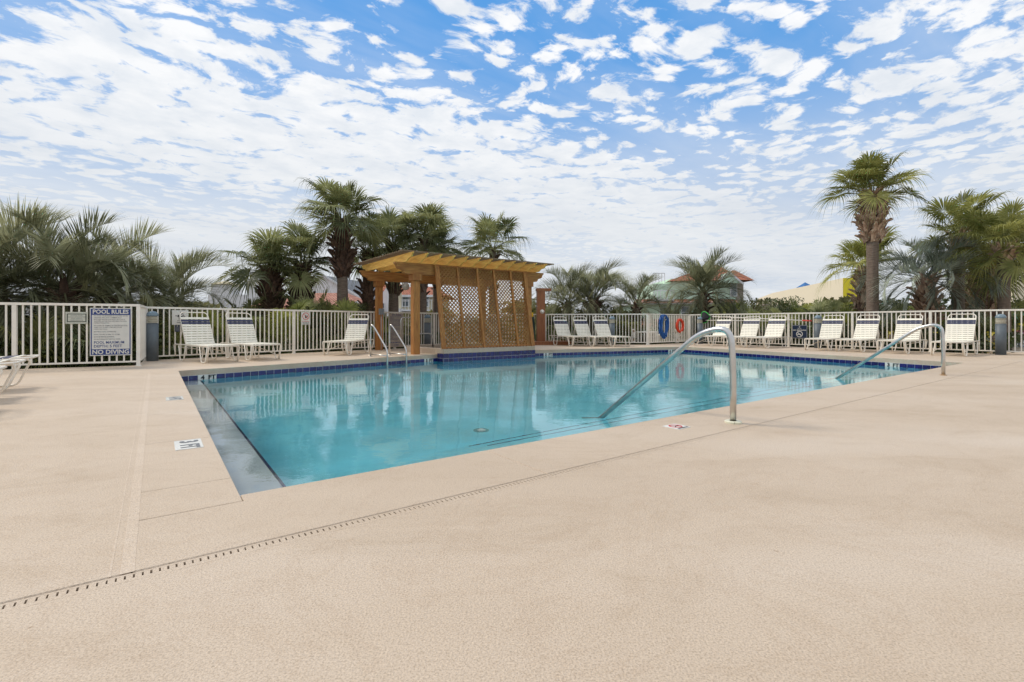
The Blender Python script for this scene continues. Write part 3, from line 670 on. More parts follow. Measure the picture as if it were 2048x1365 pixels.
# ------------------------------------------------------------------ loungers
def arc(pts_, r=.05, n=4):
    """round the corners of a polyline"""
    P = [Vector(p) for p in pts_]; out = [P[0]]
    for i in range(1, len(P)-1):
        a = (P[i-1]-P[i]); b = (P[i+1]-P[i]); rr = min(r, a.length*.49, b.length*.49); a.normalize(); b.normalize()
        p0 = P[i]+a*rr; p2 = P[i]+b*rr
        for k in range(n+1):
            t = k/n; out.append(p0*(1-t)**2+P[i]*2*t*(1-t)+p2*t*t)
    out.append(P[-1]); return out
STRAP_ME = fix_normals(MB().box((0, 0, 0), (.0520, .60, .007)).box((0, .303, -.018), (.0520, .008, .043)).box((0, -.303, -.018), (.0520, .008, .043)).mesh('strap', M_STRAP))
STRAPN_ME = STRAP_ME.copy(); STRAPN_ME.materials.clear(); STRAPN_ME.materials.append(M_NAVYS)
def make_lounger(flat=False):
    """x runs from the foot (0) to the head, z up"""
    t = thing('sun_lounger', 'x', 'sun lounger')
    H = .36; r = .0135
    for s in (-1, 1):
        y = .30*s
        MB().tube(arc([(.13, y, .02), (.02, y, H), (1.92, y, H), (1.80, y, .10)] if not flat else [(.13, y, .02), (.02, y, H), (1.25, y, H)], .07), r, 8).build('side_rail', M_CFRAME, t)
        for x0 in (.02, 1.14):
            pts_ = [(x0+.05, y*1.05, H-.02), (x0+.11, y*1.1, .018), (x0+.31, y*1.1, .018), (x0+.43, y*1.05, H-.02)]
            MB().tube(arc(pts_, .05), r, 8).build('leg', M_CFRAME, t)
    for x in (.03, .78, 1.24): MB().tube([(x, -.30, H-.01), (x, .30, H-.01)], r*.85, 8).build('cross_bar', M_CFRAME, t)
    for s in (-1, 1): MB().tube(arc([(.30, .33*s, .10), (.60, .18*s, .23), (1.20, .12*s, .27), (1.55, .28*s, .30)], .12), .009, 6).build('brace', M_CFRAME, t)
    n = 19
    for i in range(n): obj('strap', STRAP_ME, t, (.075+i*.0625, 0, H+.012))
    # backrest
    ang = R(3) if flat else R(62); bx = 1.245; BL = .80
    d = Vector((math.cos(ang), 0, math.sin(ang))); org = Vector((bx, 0, H+.005))
    def bp(l, y, o=0.0): v = org+d*l; nn = Vector((-d.z, 0, d.x)); v += nn*o; return (v.x, y, v.z)
    MB().tube(arc([bp(0, -.292), bp(BL-.04, -.285), bp(BL+.02, -.235), bp(BL+.02, .235), bp(BL-.04, .285), bp(0, .292)], .06), r, 8).build('back_frame', M_CFRAME, t)
    nb = 11; k = 0
    for i in range(nb):
        me = STRAPN_ME if i in (nb-2, nb-3) else STRAP_ME
        o = obj('strap', me, t, bp(.035+i*.0625, 0, .016)); o.rotation_euler = (0, -ang, 0); o.scale = (.94, .955, 1)
        if me is STRAPN_ME: o['label'] = 'navy blue strap'
    for y in (-.16, 0, .16):
        MB().tube([bp(.02, y, .014), bp(BL-.10, y, .014)], .004, 5).build('weaving_cord', M_STRAP, t)
    if not flat:
        for s in (-1, 1): MB().tube([bp(.42, .28*s, -.01), (1.62, .285*s, H)], .008, 6).build('back_prop', M_CFRAME, t)
    else:
        for s in (-1, 1): MB().tube(arc([(1.25, .30*s, H), (1.98, .30*s, H), (1.84, .31*s, .018), (1.62, .31*s, .018)], .07), r, 8).build('head_leg', M_CFRAME, t)
    return t
lng = make_lounger(); index_kids(lng)
GRP = 'white strap loungers on the pool deck'
def set_lounger(o, top, foot_dir, label):
    """top: ground point under the top of the raised back; foot_dir: unit vector from head to foot"""
    f_ = Vector(foot_dir).normalized(); xdir = -(Matrix.Rotation(R(rnd.uniform(-3.5, 3.5)), 3, 'Z') @ f_)      # local x runs foot->head
    o.location = Vector(top) - xdir*1.60; o.location.z = 0
    o.rotation_euler = (0, 0, math.atan2(xdir.y, xdir.x)); o['label'] = label; o['group'] = GRP
def row(specs, seg, d, dirv):
    for px, lab in specs:
        global first_l
        o = lng if first_l else copy_tree(lng); first_l = False
        c, u, nv = hit(px, seg[0], seg[1], d)
        set_lounger(o, c, dirv if dirv else nv, lab)
first_l = True
row([(388, 'white strap lounger standing next to the left bollard, back raised'), (477, 'white strap lounger second along the fence from the left bollard, back raised')], SEG2, .42, None)
row([(719, 'lone white strap lounger by the pool ladder, back raised')], SEG2, .75, (-.10, -1, 0))
row([(1119, 'white strap lounger nearest the shower post, back raised'), (1159, 'middle one of the three white strap loungers between shower and gate'), (1199, 'white strap lounger in front of the bollard left of the gate')], SEG3, .50, (.42, -.9, 0))
row([(1450, 'white strap lounger under the net end, nearest the gate, back raised'), (1505, 'middle white strap lounger behind the bend of the near handrail'), (1556, 'white strap lounger left of the no smoking sign, back raised'),
     (1667, 'white strap lounger in front of the bollard right of the no smoking sign'), (1738, 'white strap lounger before the tall single palm trunk'), (1821, 'white strap lounger crossed by the right handrail slope'),
     (1924, 'white strap lounger at right end of the row, beside the last bollard')], SEG5, .50, None)
lf = make_lounger(True); index_kids(lf)
for i, (px, py, lab) in enumerate([(76, 718.5, 'flat white lounger nearest the fence at the left edge'), (47, 729, 'flat white lounger in the middle at the left edge'), (7, 744, 'flat white lounger nearest the camera at the left edge')]):
    o = lf if i == 0 else copy_tree(lf); tip = G(px, py, .37); hd = E1
    o.location = (tip.x-.04-hd.x*2.04+hd.y*.10, tip.y-hd.y*2.04-hd.x*.10, 0); o.rotation_euler = (0, 0, TH); o['label'] = lab; o['group'] = 'flat loungers at the left edge'

# ------------------------------------------------------------------ handrails and ladder
def rail(name, label, a, b0, b1, peak, cat='handrail'):
    t = thing(name, label, cat, W(a, b0), TH)
    pts_ = arc([(0, 0, 0), (0, 0.0, .45), (0, .02, peak+.03), (0, .30, peak-.02), (0, b1-b0+.35, ZW-.22)], .20, 7)
    MB().tube(pts_, .026, 14).build('rail', M_STEEL, t); return t
t = rail('handrail', 'stainless steel handrail nearest the camera, with white base ring', 3.60, -.49, .945, .78)
mb = MB(); 
for s in (0, 1):
    n = 14; vs = []
    for rr, z in ((.028, 0), (.068, 0), (.068, .014), (.060, .020), (.028, .020)):
        for k in range(n+1): aa = math.pi*k/n*.985+math.pi*s+.02+R(40); vs.append((rr*math.cos(aa), rr*math.sin(aa), z))
    fs = [(i*(n+1)+k, i*(n+1)+k+1, ((i+1) % 5)*(n+1)+k+1, ((i+1) % 5)*(n+1)+k) for i in range(5) for k in range(n)]
    fs += [tuple(i*(n+1) for i in range(5)), tuple(i*(n+1)+n for i in range(5))]
    mb.add(vs, fs)
fix_normals(mb.build('escutcheon', mk('ivory plastic', (.70, .68, .52), .4), t).data)
t2 = rail('handrail', 'stainless steel handrail at the far right pool corner', 9.95, -.45, 1.0, .80)
MB().lathe([(.045, 0), (.045, .008), (.03, .012)], 16).build('escutcheon', mk('rusty collar', (.45, .28, .14), .6), t2)

edge_d = (Vector((5.87, 9.23, 0))-Vector((0, 7.74, 0))).normalized()
edir = (E1*edge_d.x+E2*edge_d.y); einw = Vector((edir.y, -edir.x, 0))   # towards the water
base = W(0, 7.74)
lad = thing('pool_ladder', 'stainless steel pool ladder with two tall rails on the far edge', 'ladder')
s_along = {}
for i, (px0, top_y) in enumerate(((741, 652.5), (779, 652.5))):
    c, _, _ = hit(px0, base-einw*.58, base-einw*.58+edir, 0)
    f0 = c; f0.z = 0; leg = f0+einw*.70
    pts_ = arc([f0, f0+Vector((0,0,.55)), f0+einw*.02+Vector((0,0,.82)), f0+einw*.16+Vector((0,0,.74)), leg+Vector((0,0,.19)), leg+Vector((0,0,-.9))], .12, 5)
    MB().tube(pts_, .022, 10).build('rail', M_STEEL, lad)
    MB().tube([f0+Vector((0,0,.05)), leg+Vector((0,0,.05))], .016, 8).build('cross_bar', M_STEEL, lad)
    MB().lathe([(.05, 0), (.05, .01), (.03, .015)], 14, tuple(f0)).build('escutcheon', M_STEEL, lad)
    s_along[i] = leg
for z in (-.30, -.55): MB().bar(s_along[0]+Vector((0,0,z)), s_along[1]+Vector((0,0,z)), .09, .02).build('tread', M_STEEL, lad)
# grab rails on the spa
for i, (a_, b_, zt, lab) in enumerate(((5.78, 11.45, 1.02, 'tall stainless grab rail on the spa edge behind the lattice'), (6.05, 11.05, .52, 'low stainless grab rail inside the spa kerb behind the lattice'))):
    g_ = thing('grab_rail', lab, 'handrail', W(a_, b_, .145), TH)
    MB().tube(arc([(0, 0, 0), (0, 0, zt-.145), (.55, -.05, zt-.145), (.60, -.05, -.05)], .12, 5), .02, 10).build('rail', M_STEEL, g_)

# ------------------------------------------------------------------ pergola
PA = 5.35; PB = 9.50
per = thing('pergola', 'honey stained wooden pergola with lattice screen over the spa', 'pergola', W(PA, PB), TH)
def pl(a, b, z): return (a-PA, b-PB, z)
for (a, b) in ((5.35, 9.5), (9.2, 9.5), (5.35, 12.15), (9.2, 12.15)):
    MB().box((0, 0, 1.0), (.185, .185, 2.0)).build('post', M_WOOD, per, pl(a, b, 0))
    MB().box((0, 0, 2.075), (.265, .265, .165)).build('post_cap', M_WOOD, per, pl(a, b, 0))
def scroll(L_, h, cut):
    """beam profile with ogee ends, x along, y up from the underside"""
    def end(s):
        q = [(0, 1), (0, .86), (.10, .80), (.16, .66), (.22, .50), (.34, .40), (.52, .37), (.66, .30), (.74, .16), (.78, .06), (1.0, 0)]
        return [(x*cut, y*h) for x, y in q]
    e = end(0); left = e; right = [(L_-x, y) for x, y in reversed(e)]
    return left+right[:]
for b in (9.5, 12.15):
    L_ = 5.05; pr = scroll(L_, .30, .34)
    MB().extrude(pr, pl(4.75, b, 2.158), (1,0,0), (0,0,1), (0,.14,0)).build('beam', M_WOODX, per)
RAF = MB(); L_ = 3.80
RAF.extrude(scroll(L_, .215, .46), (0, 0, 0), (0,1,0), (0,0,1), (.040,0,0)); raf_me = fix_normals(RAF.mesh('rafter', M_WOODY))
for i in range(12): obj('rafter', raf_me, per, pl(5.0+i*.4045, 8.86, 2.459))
for o in [o for o in COL.objects if o.parent == per and o.name.startswith('beam')]: fix_normals(o.data)
SLAT_ME = MB().box((2.55, 0, 0), (5.10, .036, .034)).mesh('roof_slat', M_SLATW)
k = 0; b = 8.92
while b < 12.62: obj('roof_slat', SLAT_ME, per, pl(4.70+rnd.uniform(-.02, .02), b, 2.692)); b += .118
# leaning lattice screen
LA0, LA1 = 5.93, 9.03; lb0, lz0, lb1, lz1 = 8.98, .147, 9.40, 2.45
lv = Vector((0, lb1-lb0, lz1-lz0)); LL = lv.length; lv.normalize(); ln = Vector((0, -lv.z, lv.y))
bounds = [LA0, 6.44, 7.05, 7.64, 8.27, 8.83] ; bounds = [5.93, 6.57, 7.22, 7.80, 8.42, 8.98]
lo = Vector(pl(0, lb0, lz0))
def LP(a, s, o=0.0): return lo+Vector((a, 0, 0))+lv*s+ln*o
for i, a in enumerate(bounds):
    w = .13 if i in (0, 5) else .062
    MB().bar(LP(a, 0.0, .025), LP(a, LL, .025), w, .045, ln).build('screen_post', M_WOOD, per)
MB().bar(LP(bounds[0]+.07, .03, .0), LP(bounds[-1]-.07, .03, .0), .05, .03, lv).build('screen_rail', M_WOOD, per)
MB().bar(LP(bounds[0]+.07, LL-.03, .0), LP(bounds[-1]-.07, LL-.03, .0), .05, .03, lv).build('screen_rail', M_WOOD, per)
for (a0, a1) in zip(bounds[:-1], bounds[1:]):
    a0 += .02; a1 -= .02; mb = MB(); w_ = a1-a0; pitch = .114; sw = .033
    for sgn, off_ in ((1, .004), (-1, -.005)):
        c0 = -LL if sgn > 0 else 0
        n0 = int((w_+LL)/pitch)+2
        for k in range(n0):
            c = (-LL if sgn > 0 else 0)+k*pitch          # line: x*? : s = sgn*(x-c)
            # x in [0,w]; s = sgn>0 ? x-c : c-x
            if sgn > 0: x0 = max(0, c); x1 = min(w_, c+LL)
            else: x0 = max(0, c-LL); x1 = min(w_, c)
            if x1-x0 < .03: continue
            s0, s1 = ((x0-c), (x1-c)) if sgn > 0 else ((c-x0), (c-x1))
            mb.bar(LP(a0+x0, s0, off_), LP(a0+x1, s1, off_), sw, .008, ln)
    mb.build('lattice_slats', M_LATT, per, kind='stuff')
lmp = thing('globe_lamp', 'frosted globe lamp under the pergola back beam beside the lattice', 'lamp', W(6.18, 12.0, 2.16), TH)
MB().lathe([(.0, -.26), (.07, -.24), (.11, -.19), (.125, -.13), (.11, -.07), (.07, -.03), (.05, -.01)], 18).build('globe', mk('frosted glass', (.55, .55, .52), .3), lmp)
MB().lathe([(.06, -.03), (.06, 0)], 14).build('fitting', M_SILV, lmp)
cb_ = AT(762.5, 15.15); swb = thing('switch_box', 'grey electrical box with conduit on the rear left pergola post', 'switch box', (cb_.x, cb_.y, 0), TH)
MB().box((0, 0, 1.20), (.13, .09, .19)).build('box', mk('weathered grey box', (.22, .24, .25), .5, metal=.2), swb)
MB().tube([(0, .0, 0), (0, .0, 1.10)], .014, 8).build('conduit', mk('conduit grey', (.38, .36, .35), .5), swb)

# ------------------------------------------------------------------ shower
sb = G(1082, 689.5)
sho = thing('outdoor_shower', 'redwood outdoor shower post with overhead arm right of the pergola', 'shower', (sb.x, sb.y+.2, 0), R(8))
MB().box((0, 0, 1.11), (.31, .26, 2.02)).build('post', M_REDW, sho)
MB().box((.11, 0, 2.175), (.58, .30, .11)).build('arm', M_REDW, sho)
MB().tube([(.33, 0, 2.12), (.33, 0, 2.06)], .018, 8).lathe([(.02, 0), (.07, -.03), (.07, -.04)], 14, (.33, 0, 2.06)).build('shower_head', M_STEEL, sho)
o = MB().lathe([(.085, 0), (.085, .008), (.03, .02), (.03, .05), (.0, .055)], 20).build('valve', M_WHITE, sho, (.03, -.13, 1.30)); o.rotation_euler = (R(90), 0, 0)
MB().tube([(.03, -.175, 1.30), (.12, -.185, 1.30)], .009, 6).build('handle', M_STEEL, sho)
plt = thing('shower_platform', 'low redwood platform under the shower post beside the spa', 'platform', (sb.x+.15, sb.y+.05, 0), R(8))
for i in range(9): MB().box((-.05, -.55+i*.14, .115), (2.1, .132, .03)).build('board', M_REDW, plt)
MB().box((-.05, 0, .05), (2.05, 1.2, .10)).build('frame', M_REDW, plt)
ch = AT(1062, 17.6); hh = thing('garden_hose', 'dark green hose hanging from a yellow reel beside the shower', 'hose', (ch.x, ch.y, 0))
MB().box((0, 0, 1.14), (.16, .14, .17)).build('reel', mk('yellow plastic', (.75, .45, .02), .45), hh)
mb = MB()
for k in range(4): mb.tube(arc([(-.04+.02*k, -.06, 1.08), (.0+.03*k, -.08, .6), (.05+.02*k, -.08, .18), (.08+.02*k, -.05, .7), (.03+.02*k, -.06, 1.08)], .2, 4), .014, 6)
mb.build('hose', mk('dark green rubber', (.012, .03, .018), .4), hh)

# ------------------------------------------------------------------ things hung on the gate and fence
c, u, nv = hit(1328, *SEGG, .09); angG = math.atan2(u.y, u.x)
hose = thing('coiled_hose', 'thick coil of blue pool hose hanging on the gate', 'hose', (c.x, c.y, 0), angG)
mb = MB(); rh = random.Random(3)
for k in range(11):
    pts_ = []; ox = rh.uniform(-.03, .03); rx = .235+rh.uniform(-.06, .055); rz_ = .43+rh.uniform(-.05, .04); oy = rh.uniform(-.05, .05)
    for i in range(26):
        a = 2*math.pi*i/26; zz = .74+(.0 if math.sin(a) < 0 else .0)+rz_*math.sin(a); pts_.append((ox+rx*math.cos(a)*(1-.18*max(0, -math.sin(a))), oy+.02*math.sin(3*a+k), zz+.43-rz_))
    mb.tube(pts_, .024, 8, closed=True)
mb.tube(arc([(-.27, 0, .8), (-.31, 0, .55), (-.31, 0, .42)], .1), .02, 8)
mb.build('hose', mk('royal blue ribbed hose', (.010, .085, .30), .4, var=.3, vscale=40), hose)
MB().tube([(-.31, 0, .42), (-.31, 0, .32)], .025, 10).build('cuff', M_WHITE, hose)
o = MB().lathe([(.09, 0), (.09, .05), (.05, .06), (.05, .01)], 18).build('hanger', M_SILV, hose, (.06, .03, 1.03)); o.rotation_euler = (R(90), 0, 0)
c, u, nv = hit(1360, *SEGG, .08)
ringo = thing('ring_buoy', 'orange ring buoy hanging on the gate right of the hose', 'ring buoy', (c.x, c.y, 0), angG)
pts_ = [(.205*math.cos(a), 0, .74+.245*math.sin(a)) for a in [2*math.pi*i/32 for i in range(32)]]
MB().tube(pts_, .055, 14, closed=True).build('ring', mk('orange buoy vinyl', (.62, .055, .018), .45, var=.1, vscale=8), ringo)
MB().tube([(.0, -.06, .50), (.01, -.05, .38), (-.03, -.04, .34)], .02, 6).build('strap', M_STRAP, ringo)
# leaf net and second pole on the right fence
pa, _, _ = hit(1420, *SEG5, .08); pb, _, _ = hit(1606, *SEG5, .08)
pa.z = CAMH+(647-633.5)/978*pa.y; pb.z = CAMH+(647-641.5)/978*pb.y
net = thing('leaf_net', 'pool leaf net with green rim and long white pole along the fence', 'pool net')
MB().tube([pa, pb], .018, 8).build('pole', M_WHITE, net)
dv = (pb-pa).normalized(); MB().tube([pb-dv*.02, pb+dv*.28], .023, 8).build('grip', mk('red grip', (.60, .05, .03), .5), net)
nc = pa-dv*.22; up_ = Vector((0,0,1))
rim = [(.24, 0, 0), (.10, 0, .16), (-.04, 0, .22), (-.16, 0, .17), (-.17, 0, -.0), (-.19, 0, -.22), (-.08, 0, -.27), (.07, 0, -.22)]
rimw = [nc+dv*x+up_*(z-.02)+nv*.0 for x, y, z in rim]
ex = arc(rimw+[rimw[0]], .06, 3)
MB().tube(ex, .014, 6).build('rim', mk('lime green plastic', (.06, .60, .09), .4), net)
mb = MB(); nvv = hit(1420, *SEG5, 0)[2]; bag = [nc+nvv*.16+up_*-.12]+ex; nn = len(bag)
mb.add(bag, [(0, i, i+1) for i in range(1, nn-1)]); mb.add([p-nvv*.004 for p in bag], [(0, i+1, i) for i in range(1, nn-1)]); mb.build('mesh_bag', mk('black net mesh', (.012, .012, .016), .8), net)
MB().bar(pa-dv*.10, pa+dv*.10, .05, .03).build('yoke', M_BLACK, net)
qa, _, _ = hit(1406, *SEG5, .14); qb, _, _ = hit(1540, *SEG5, .14); qa.z = CAMH+(647-641)/978*qa.y; qb.z = CAMH+(647-642.5)/978*qb.y
p2_ = thing('vacuum_pole', 'thin white pool pole lying level below the leaf net pole', 'pole'); MB().tube([qa, qb], .013, 8).build('pole', M_WHITE, p2_)
MB().tube([qa-dv*.25, qa], .013, 8).build('tip', mk('red tip', (.55, .06, .03), .5), p2_)

# ------------------------------------------------------------------ deck markings
def deck_marker(center, ang, w, h, label, build, m=M_TILEW):
    s = thing('deck_marker', label, 'deck marker', (center.x, center.y, 0), ang)
    MB().box((0, 0, .002), (w, h, .004)).build('tile', m, s); build(s); return s
def flat_text(s, word, size, x, y, m, bold=.002, xs=1.0, rot=0.0):
    me = text_mesh(word, size, m, bold, xs=xs); me.transform(Matrix.Rotation(rot, 4, 'Z') @ Matrix.Rotation(R(-90), 4, 'X')); return obj('lettering', me, s, (x, y, .0055))
def m3(s): flat_text(s, '3', .15, -.075, .0, M_GREYP, .004); flat_text(s, 'FT', .15, .075, .0, M_GREYP, .004, .75)
def m4(s): flat_text(s, '4', .15, -.075, .0, M_GREYP, .004); flat_text(s, 'FT', .15, .075, .0, M_GREYP, .004, .75)
c = G(377, 889.5); deck_marker(c, TH-R(90), .30, .16, 'worn white 3 FT depth marker set in the left deck edge', m3)
c = G(349, 797.5); deck_marker(c, TH-R(90), .30, .16, 'worn white 4 FT depth marker farther along the left deck edge', m4)
def nd(s):
    ring = MB(); pts_ = [(.05*math.cos(a), .05*math.sin(a)+.01, .0045) for a in [2*math.pi*i/24 for i in range(24)]]
    o = ring.tube(pts_, .005, 6, closed=True).build('prohibition_ring', M_RED, s); o.scale = (1, 1, .4); o.location.z = .003
    MB().bar((-.035, .045, .006), (.035, -.025, .006), .007, .002).build('slash', M_RED, s)
    MB().tube([(-.025, -.01, .005), (0, .01, .005), (.03, .005, .005)], .004, 5).build('diver_mark', M_BLACK, s)
    flat_text(s, 'NO DIVING', .024, 0, -.062, M_BLACK, .0003)
c = G(1353, 854.2); deck_marker(c, TH, .16, .155, 'small white NO DIVING tile on the near deck edge', nd)

# white slatted seat and standpipes seen through the gate
c = AT(1292, 21.6); wb = thing('round_bench', 'low white slatted round bench behind the gate pickets', 'bench', (c.x, c.y, 0))
MB().lathe([(.0, .42), (.58, .42), (.60, .45), (.58, .48), (.0, .49)], 28).build('seat', M_WHITE, wb)
for i in range(26):
    a = 2*math.pi*i/26; MB().box((0, 0, .22), (.035, .05, .42)).build('slat', M_WHITE, wb, (.56*math.cos(a), .56*math.sin(a), 0), a+math.pi/2)
for px, lab in ((1267, 'tan and white marker post left of the round white bench'), (1354, 'tan and white marker post behind the orange ring buoy')):
    c = AT(px, 21.3); p_ = thing('marker_post', lab, 'post', (c.x, c.y, 0)); MB().box((0, 0, .30), (.13, .13, .60)).build('shaft', M_WHITE, p_)
    for z in (.12, .50): MB().box((0, -.067, z), (.07, .006, .09)).build('panel', mk('tan panel', (.36, .20, .10), .7), p_)

# ------------------------------------------------------------------ palms
def fan_leaf(el, seed, lp=.85, Rb=.88, N=17, spread=150, m=None, droop=1.0):
    r = random.Random(seed); mb = MB(); el_r = R(el); pts_ = []; p = Vector((0,0,0)); a = el_r; n = 5
    for i in range(n+1):
        pts_.append(p.copy()); p = p+Vector((math.cos(a), 0, math.sin(a)))*(lp/n); a -= R(6)*droop*max(.2, math.cos(el_r))
    mb.tube(pts_, [.02-.002*i for i in range(n+1)], 4, caps=False)
    h = pts_[-1]; d = Vector((math.cos(a), 0, math.sin(a))); s = Vector((0,1,0)); nn = d.cross(s)*-1
    if nn.z < 0: nn = -nn
    dphi = R(spread)/N
    for i in range(-N, N+1):
        phi = i*dphi+r.uniform(-.04, .04); Rr = Rb*(1-.22*abs(i)/N)*r.uniform(.88, 1.08)
        fold = .22*abs(math.sin(phi))+r.uniform(-.05, .08)
        dr = (d*math.cos(phi)+s*math.sin(phi)+nn*fold).normalized(); sd_ = dr.cross(nn).normalized()
        w = .46*Rr*dphi*.66; pleat = nn*(.009 if i % 2 else -.009)
        dd = droop*(.30+.45*r.random())*(1 if abs(i) < N*.5 else 1.25)
        def P(t, lat=0.0, up=0.0):
            v = h+dr*(Rr*t)+sd_*lat+nn*up; v.z -= dd*Rr*(max(0, t-.35)**2*.7+max(0, t-.7)**2*2.6); return v
        c0 = h+dr*.05
        v = [c0, P(.42, -w*.92)+pleat, P(.42, w*.92)-pleat, P(.70, -w*.50), P(.70, w*.50), P(.90, -w*.20), P(.90, w*.20), P(1.14)]
        mb.add(v, [(0, 2, 1), (1, 2, 4, 3), (3, 4, 6, 5), (5, 6, 7)])
    return mb.mesh('frond', m)
def feather_leaf(el, seed, L_=2.1, m=None, curl=95, npair=64):
    r = random.Random(seed); mb = MB(); pts_ = []; tans = []; p = Vector((0,0,0)); a = R(el); n = 14
    for i in range(n+1):
        pts_.append(p.copy()); t = Vector((math.cos(a), 0, math.sin(a))); tans.append(t); p = p+t*(L_/n); a -= R(curl/n)*(.35+1.3*i/n)*max(.35, math.cos(R(max(el, 0)*.6)))
    mb.tube(pts_, [.022*(1-i/(n+1.5)) for i in range(n+1)], 4, caps=False)
    for k in range(npair):
        t = .22+.78*k/(npair-1); f_ = t*n; i = min(n-1, int(f_)); fr = f_-i; q = pts_[i].lerp(pts_[i+1], fr); tg = tans[i].lerp(tans[min(n, i+1)], fr).normalized()
        nn = Vector((-tg.z, 0, tg.x))
        if nn.z < 0 and abs(tg.z) < .98: nn = -nn
        for sgn in (-1, 1):
            ll = L_*(.36*math.sin(math.pi*(.14+.74*t))**.6+.04)*r.uniform(.85, 1.12)
            fw = .75+.5*t+r.uniform(-.12, .12); dr = (tg*fw+Vector((0, sgn, 0))*r.uniform(.50, .75)+nn*r.uniform(.35, .80)).normalized()
            sd_ = dr.cross(Vector((0,0,1)));
            if sd_.length < .05: sd_ = Vector((1,0,0))
            sd_.normalize(); w = .0105
            e = q+dr*ll; e.z -= ll*.16*r.random(); mid = q+dr*(ll*.5); 
            mb.add([q-sd_*w*.6, q+sd_*w*.6, mid+sd_*w, mid-sd_*w, e], [(0,1,2,3), (3,2,4)])
    return mb.mesh('frond', m)
ELS = (82, 64, 46, 28, 8, -18, -48)
_lib = {}
def lib(kind, m):
    key = (kind, m.name)
    if key not in _lib:
        out = []
        for j, el in enumerate(ELS):
            for s_ in range(3):
                if kind == 'fan': me = fan_leaf(el, j*10+s_, lp=.72+.20*s_, Rb=.84+.05*s_, N=21, m=m, droop=.7+.35*s_)
                else: me = feather_leaf(el, j*10+s_, m=m, curl=105+20*s_)
                out.append((el, me))
        _lib[key] = out
    return _lib[key]
def boot_mesh(m, s=1.0):
    mb = MB(); mb.add([(0,-.075*s,-.06*s),(0,.075*s,-.06*s),(.06*s,-.055*s,.05*s),(.06*s,.055*s,.05*s),(.15*s,-.030*s,.15*s),(.15*s,.030*s,.15*s),(.01*s,-.06*s,.07*s),(.01*s,.06*s,.07*s),(.115*s,0,.165*s)],
        [(0,2,3,1),(2,4,5,3),(0,6,2),(1,3,7),(6,8,4,2),(7,3,5,8),(6,7,8),(0,1,7,6),(4,8,5)]); return mb.mesh('leaf_base', m)
BOOT = {'d': boot_mesh(M_BOOTD), 'l': boot_mesh(M_BOOT)}
def palm(label, base, crown_z, kind, m, nfr=30, scale=1.0, trunk_r=.18, boots=40, boot_z=(None, None), bk='l', lean=(0,0), group=None, seed=0, low=-48, boot_r=None, dry=0, name=None, high=85):
    r = random.Random(seed*31+5)
    t = thing(name or ('sabal_palm' if kind == 'fan' else 'pindo_palm'), label, 'palm tree', (base[0], base[1], -.16), 0, group)
    cz = crown_z+.16; top = Vector((lean[0], lean[1], cz)); n = 10; pts_ = []; rs = []
    for i in range(n+1):
        q = i/n; pts_.append(Vector((lean[0]*q**1.5, lean[1]*q**1.5, cz*q))); rs.append(trunk_r*(1.18-.22*min(1, q*3)+.04*math.sin(i*2.1))*(1.0 if q < .96 else .7))
    MB().tube(pts_, rs, 12).build('trunk', M_TRUNK, t)
    if boots:
        z0 = (boot_z[0] if boot_z[0] is not None else cz-1.2); z1 = cz+.03; br_ = boot_r or trunk_r
        for k in range(boots):
            q = k/boots; z = z0+(z1-z0)*q; az = k*2.39996+r.uniform(-.2, .2); qq = z/cz; cx, cy = lean[0]*qq**1.5, lean[1]*qq**1.5
            rr = (trunk_r*.96+(br_-trunk_r)*math.sin(math.pi*min(1, q*1.1+.1))**.6) if br_ > trunk_r else trunk_r*.95
            o = obj('leaf_base', BOOT[bk], t, (cx+math.cos(az)*(rr-.02), cy+math.sin(az)*(rr-.02), z)); s_ = r.uniform(.9, 1.5)*(trunk_r/.18)**.5*1.15
            o.rotation_euler = (r.uniform(-.45, .45), r.uniform(-.35, .45), az); o.scale = (s_*r.uniform(.8, 1.2), s_*r.uniform(.55, .9), s_*r.uniform(.8, 1.4))
    if boots and boot_r and boot_r > trunk_r+.04:
        zc0 = boot_z[0] if boot_z[0] is not None else cz-1.2
        MB().lathe([(trunk_r*.9, zc0-.05), (trunk_r+(boot_r-trunk_r)*.55, zc0+.2), (boot_r*.82, (zc0+cz)/2), (boot_r*.70, cz-.15), (.08, cz+.05)], 14, (lean[0]*.8, lean[1]*.8, 0)).build('fibre_collar', M_BOOTD, t)
    L_ = lib(kind, m); Ld = lib(kind, L_DRY)
    for k in range(nfr):
        q = (k+.5)/nfr; el = high-(high-low)*q**.9+r.uniform(-9, 9); j = min(range(len(ELS)), key=lambda i_: abs(ELS[i_]-el)); src = Ld if (k >= nfr-dry) else L_
        me = src[j*3+r.randrange(3)][1]; az = k*2.39996+r.uniform(-.3, .3)
        o = obj('frond', me, t, (top.x+math.cos(az)*.05, top.y+math.sin(az)*.05, cz-.12*q)); s_ = scale*r.uniform(.85, 1.12)
        o.rotation_euler = (r.uniform(-.22, .22), r.uniform(-.10, .10), az); o.scale = (s_, s_*r.uniform(.85, 1.15), s_)
    return t
def pz(py, Y): return CAMH+(647-py)/978*Y
def put(label, px, Y, py, kind, m, **k):
    b = AT(px, Y); return palm(label, (b.x, b.y), pz(py, Y), kind, m, **k)
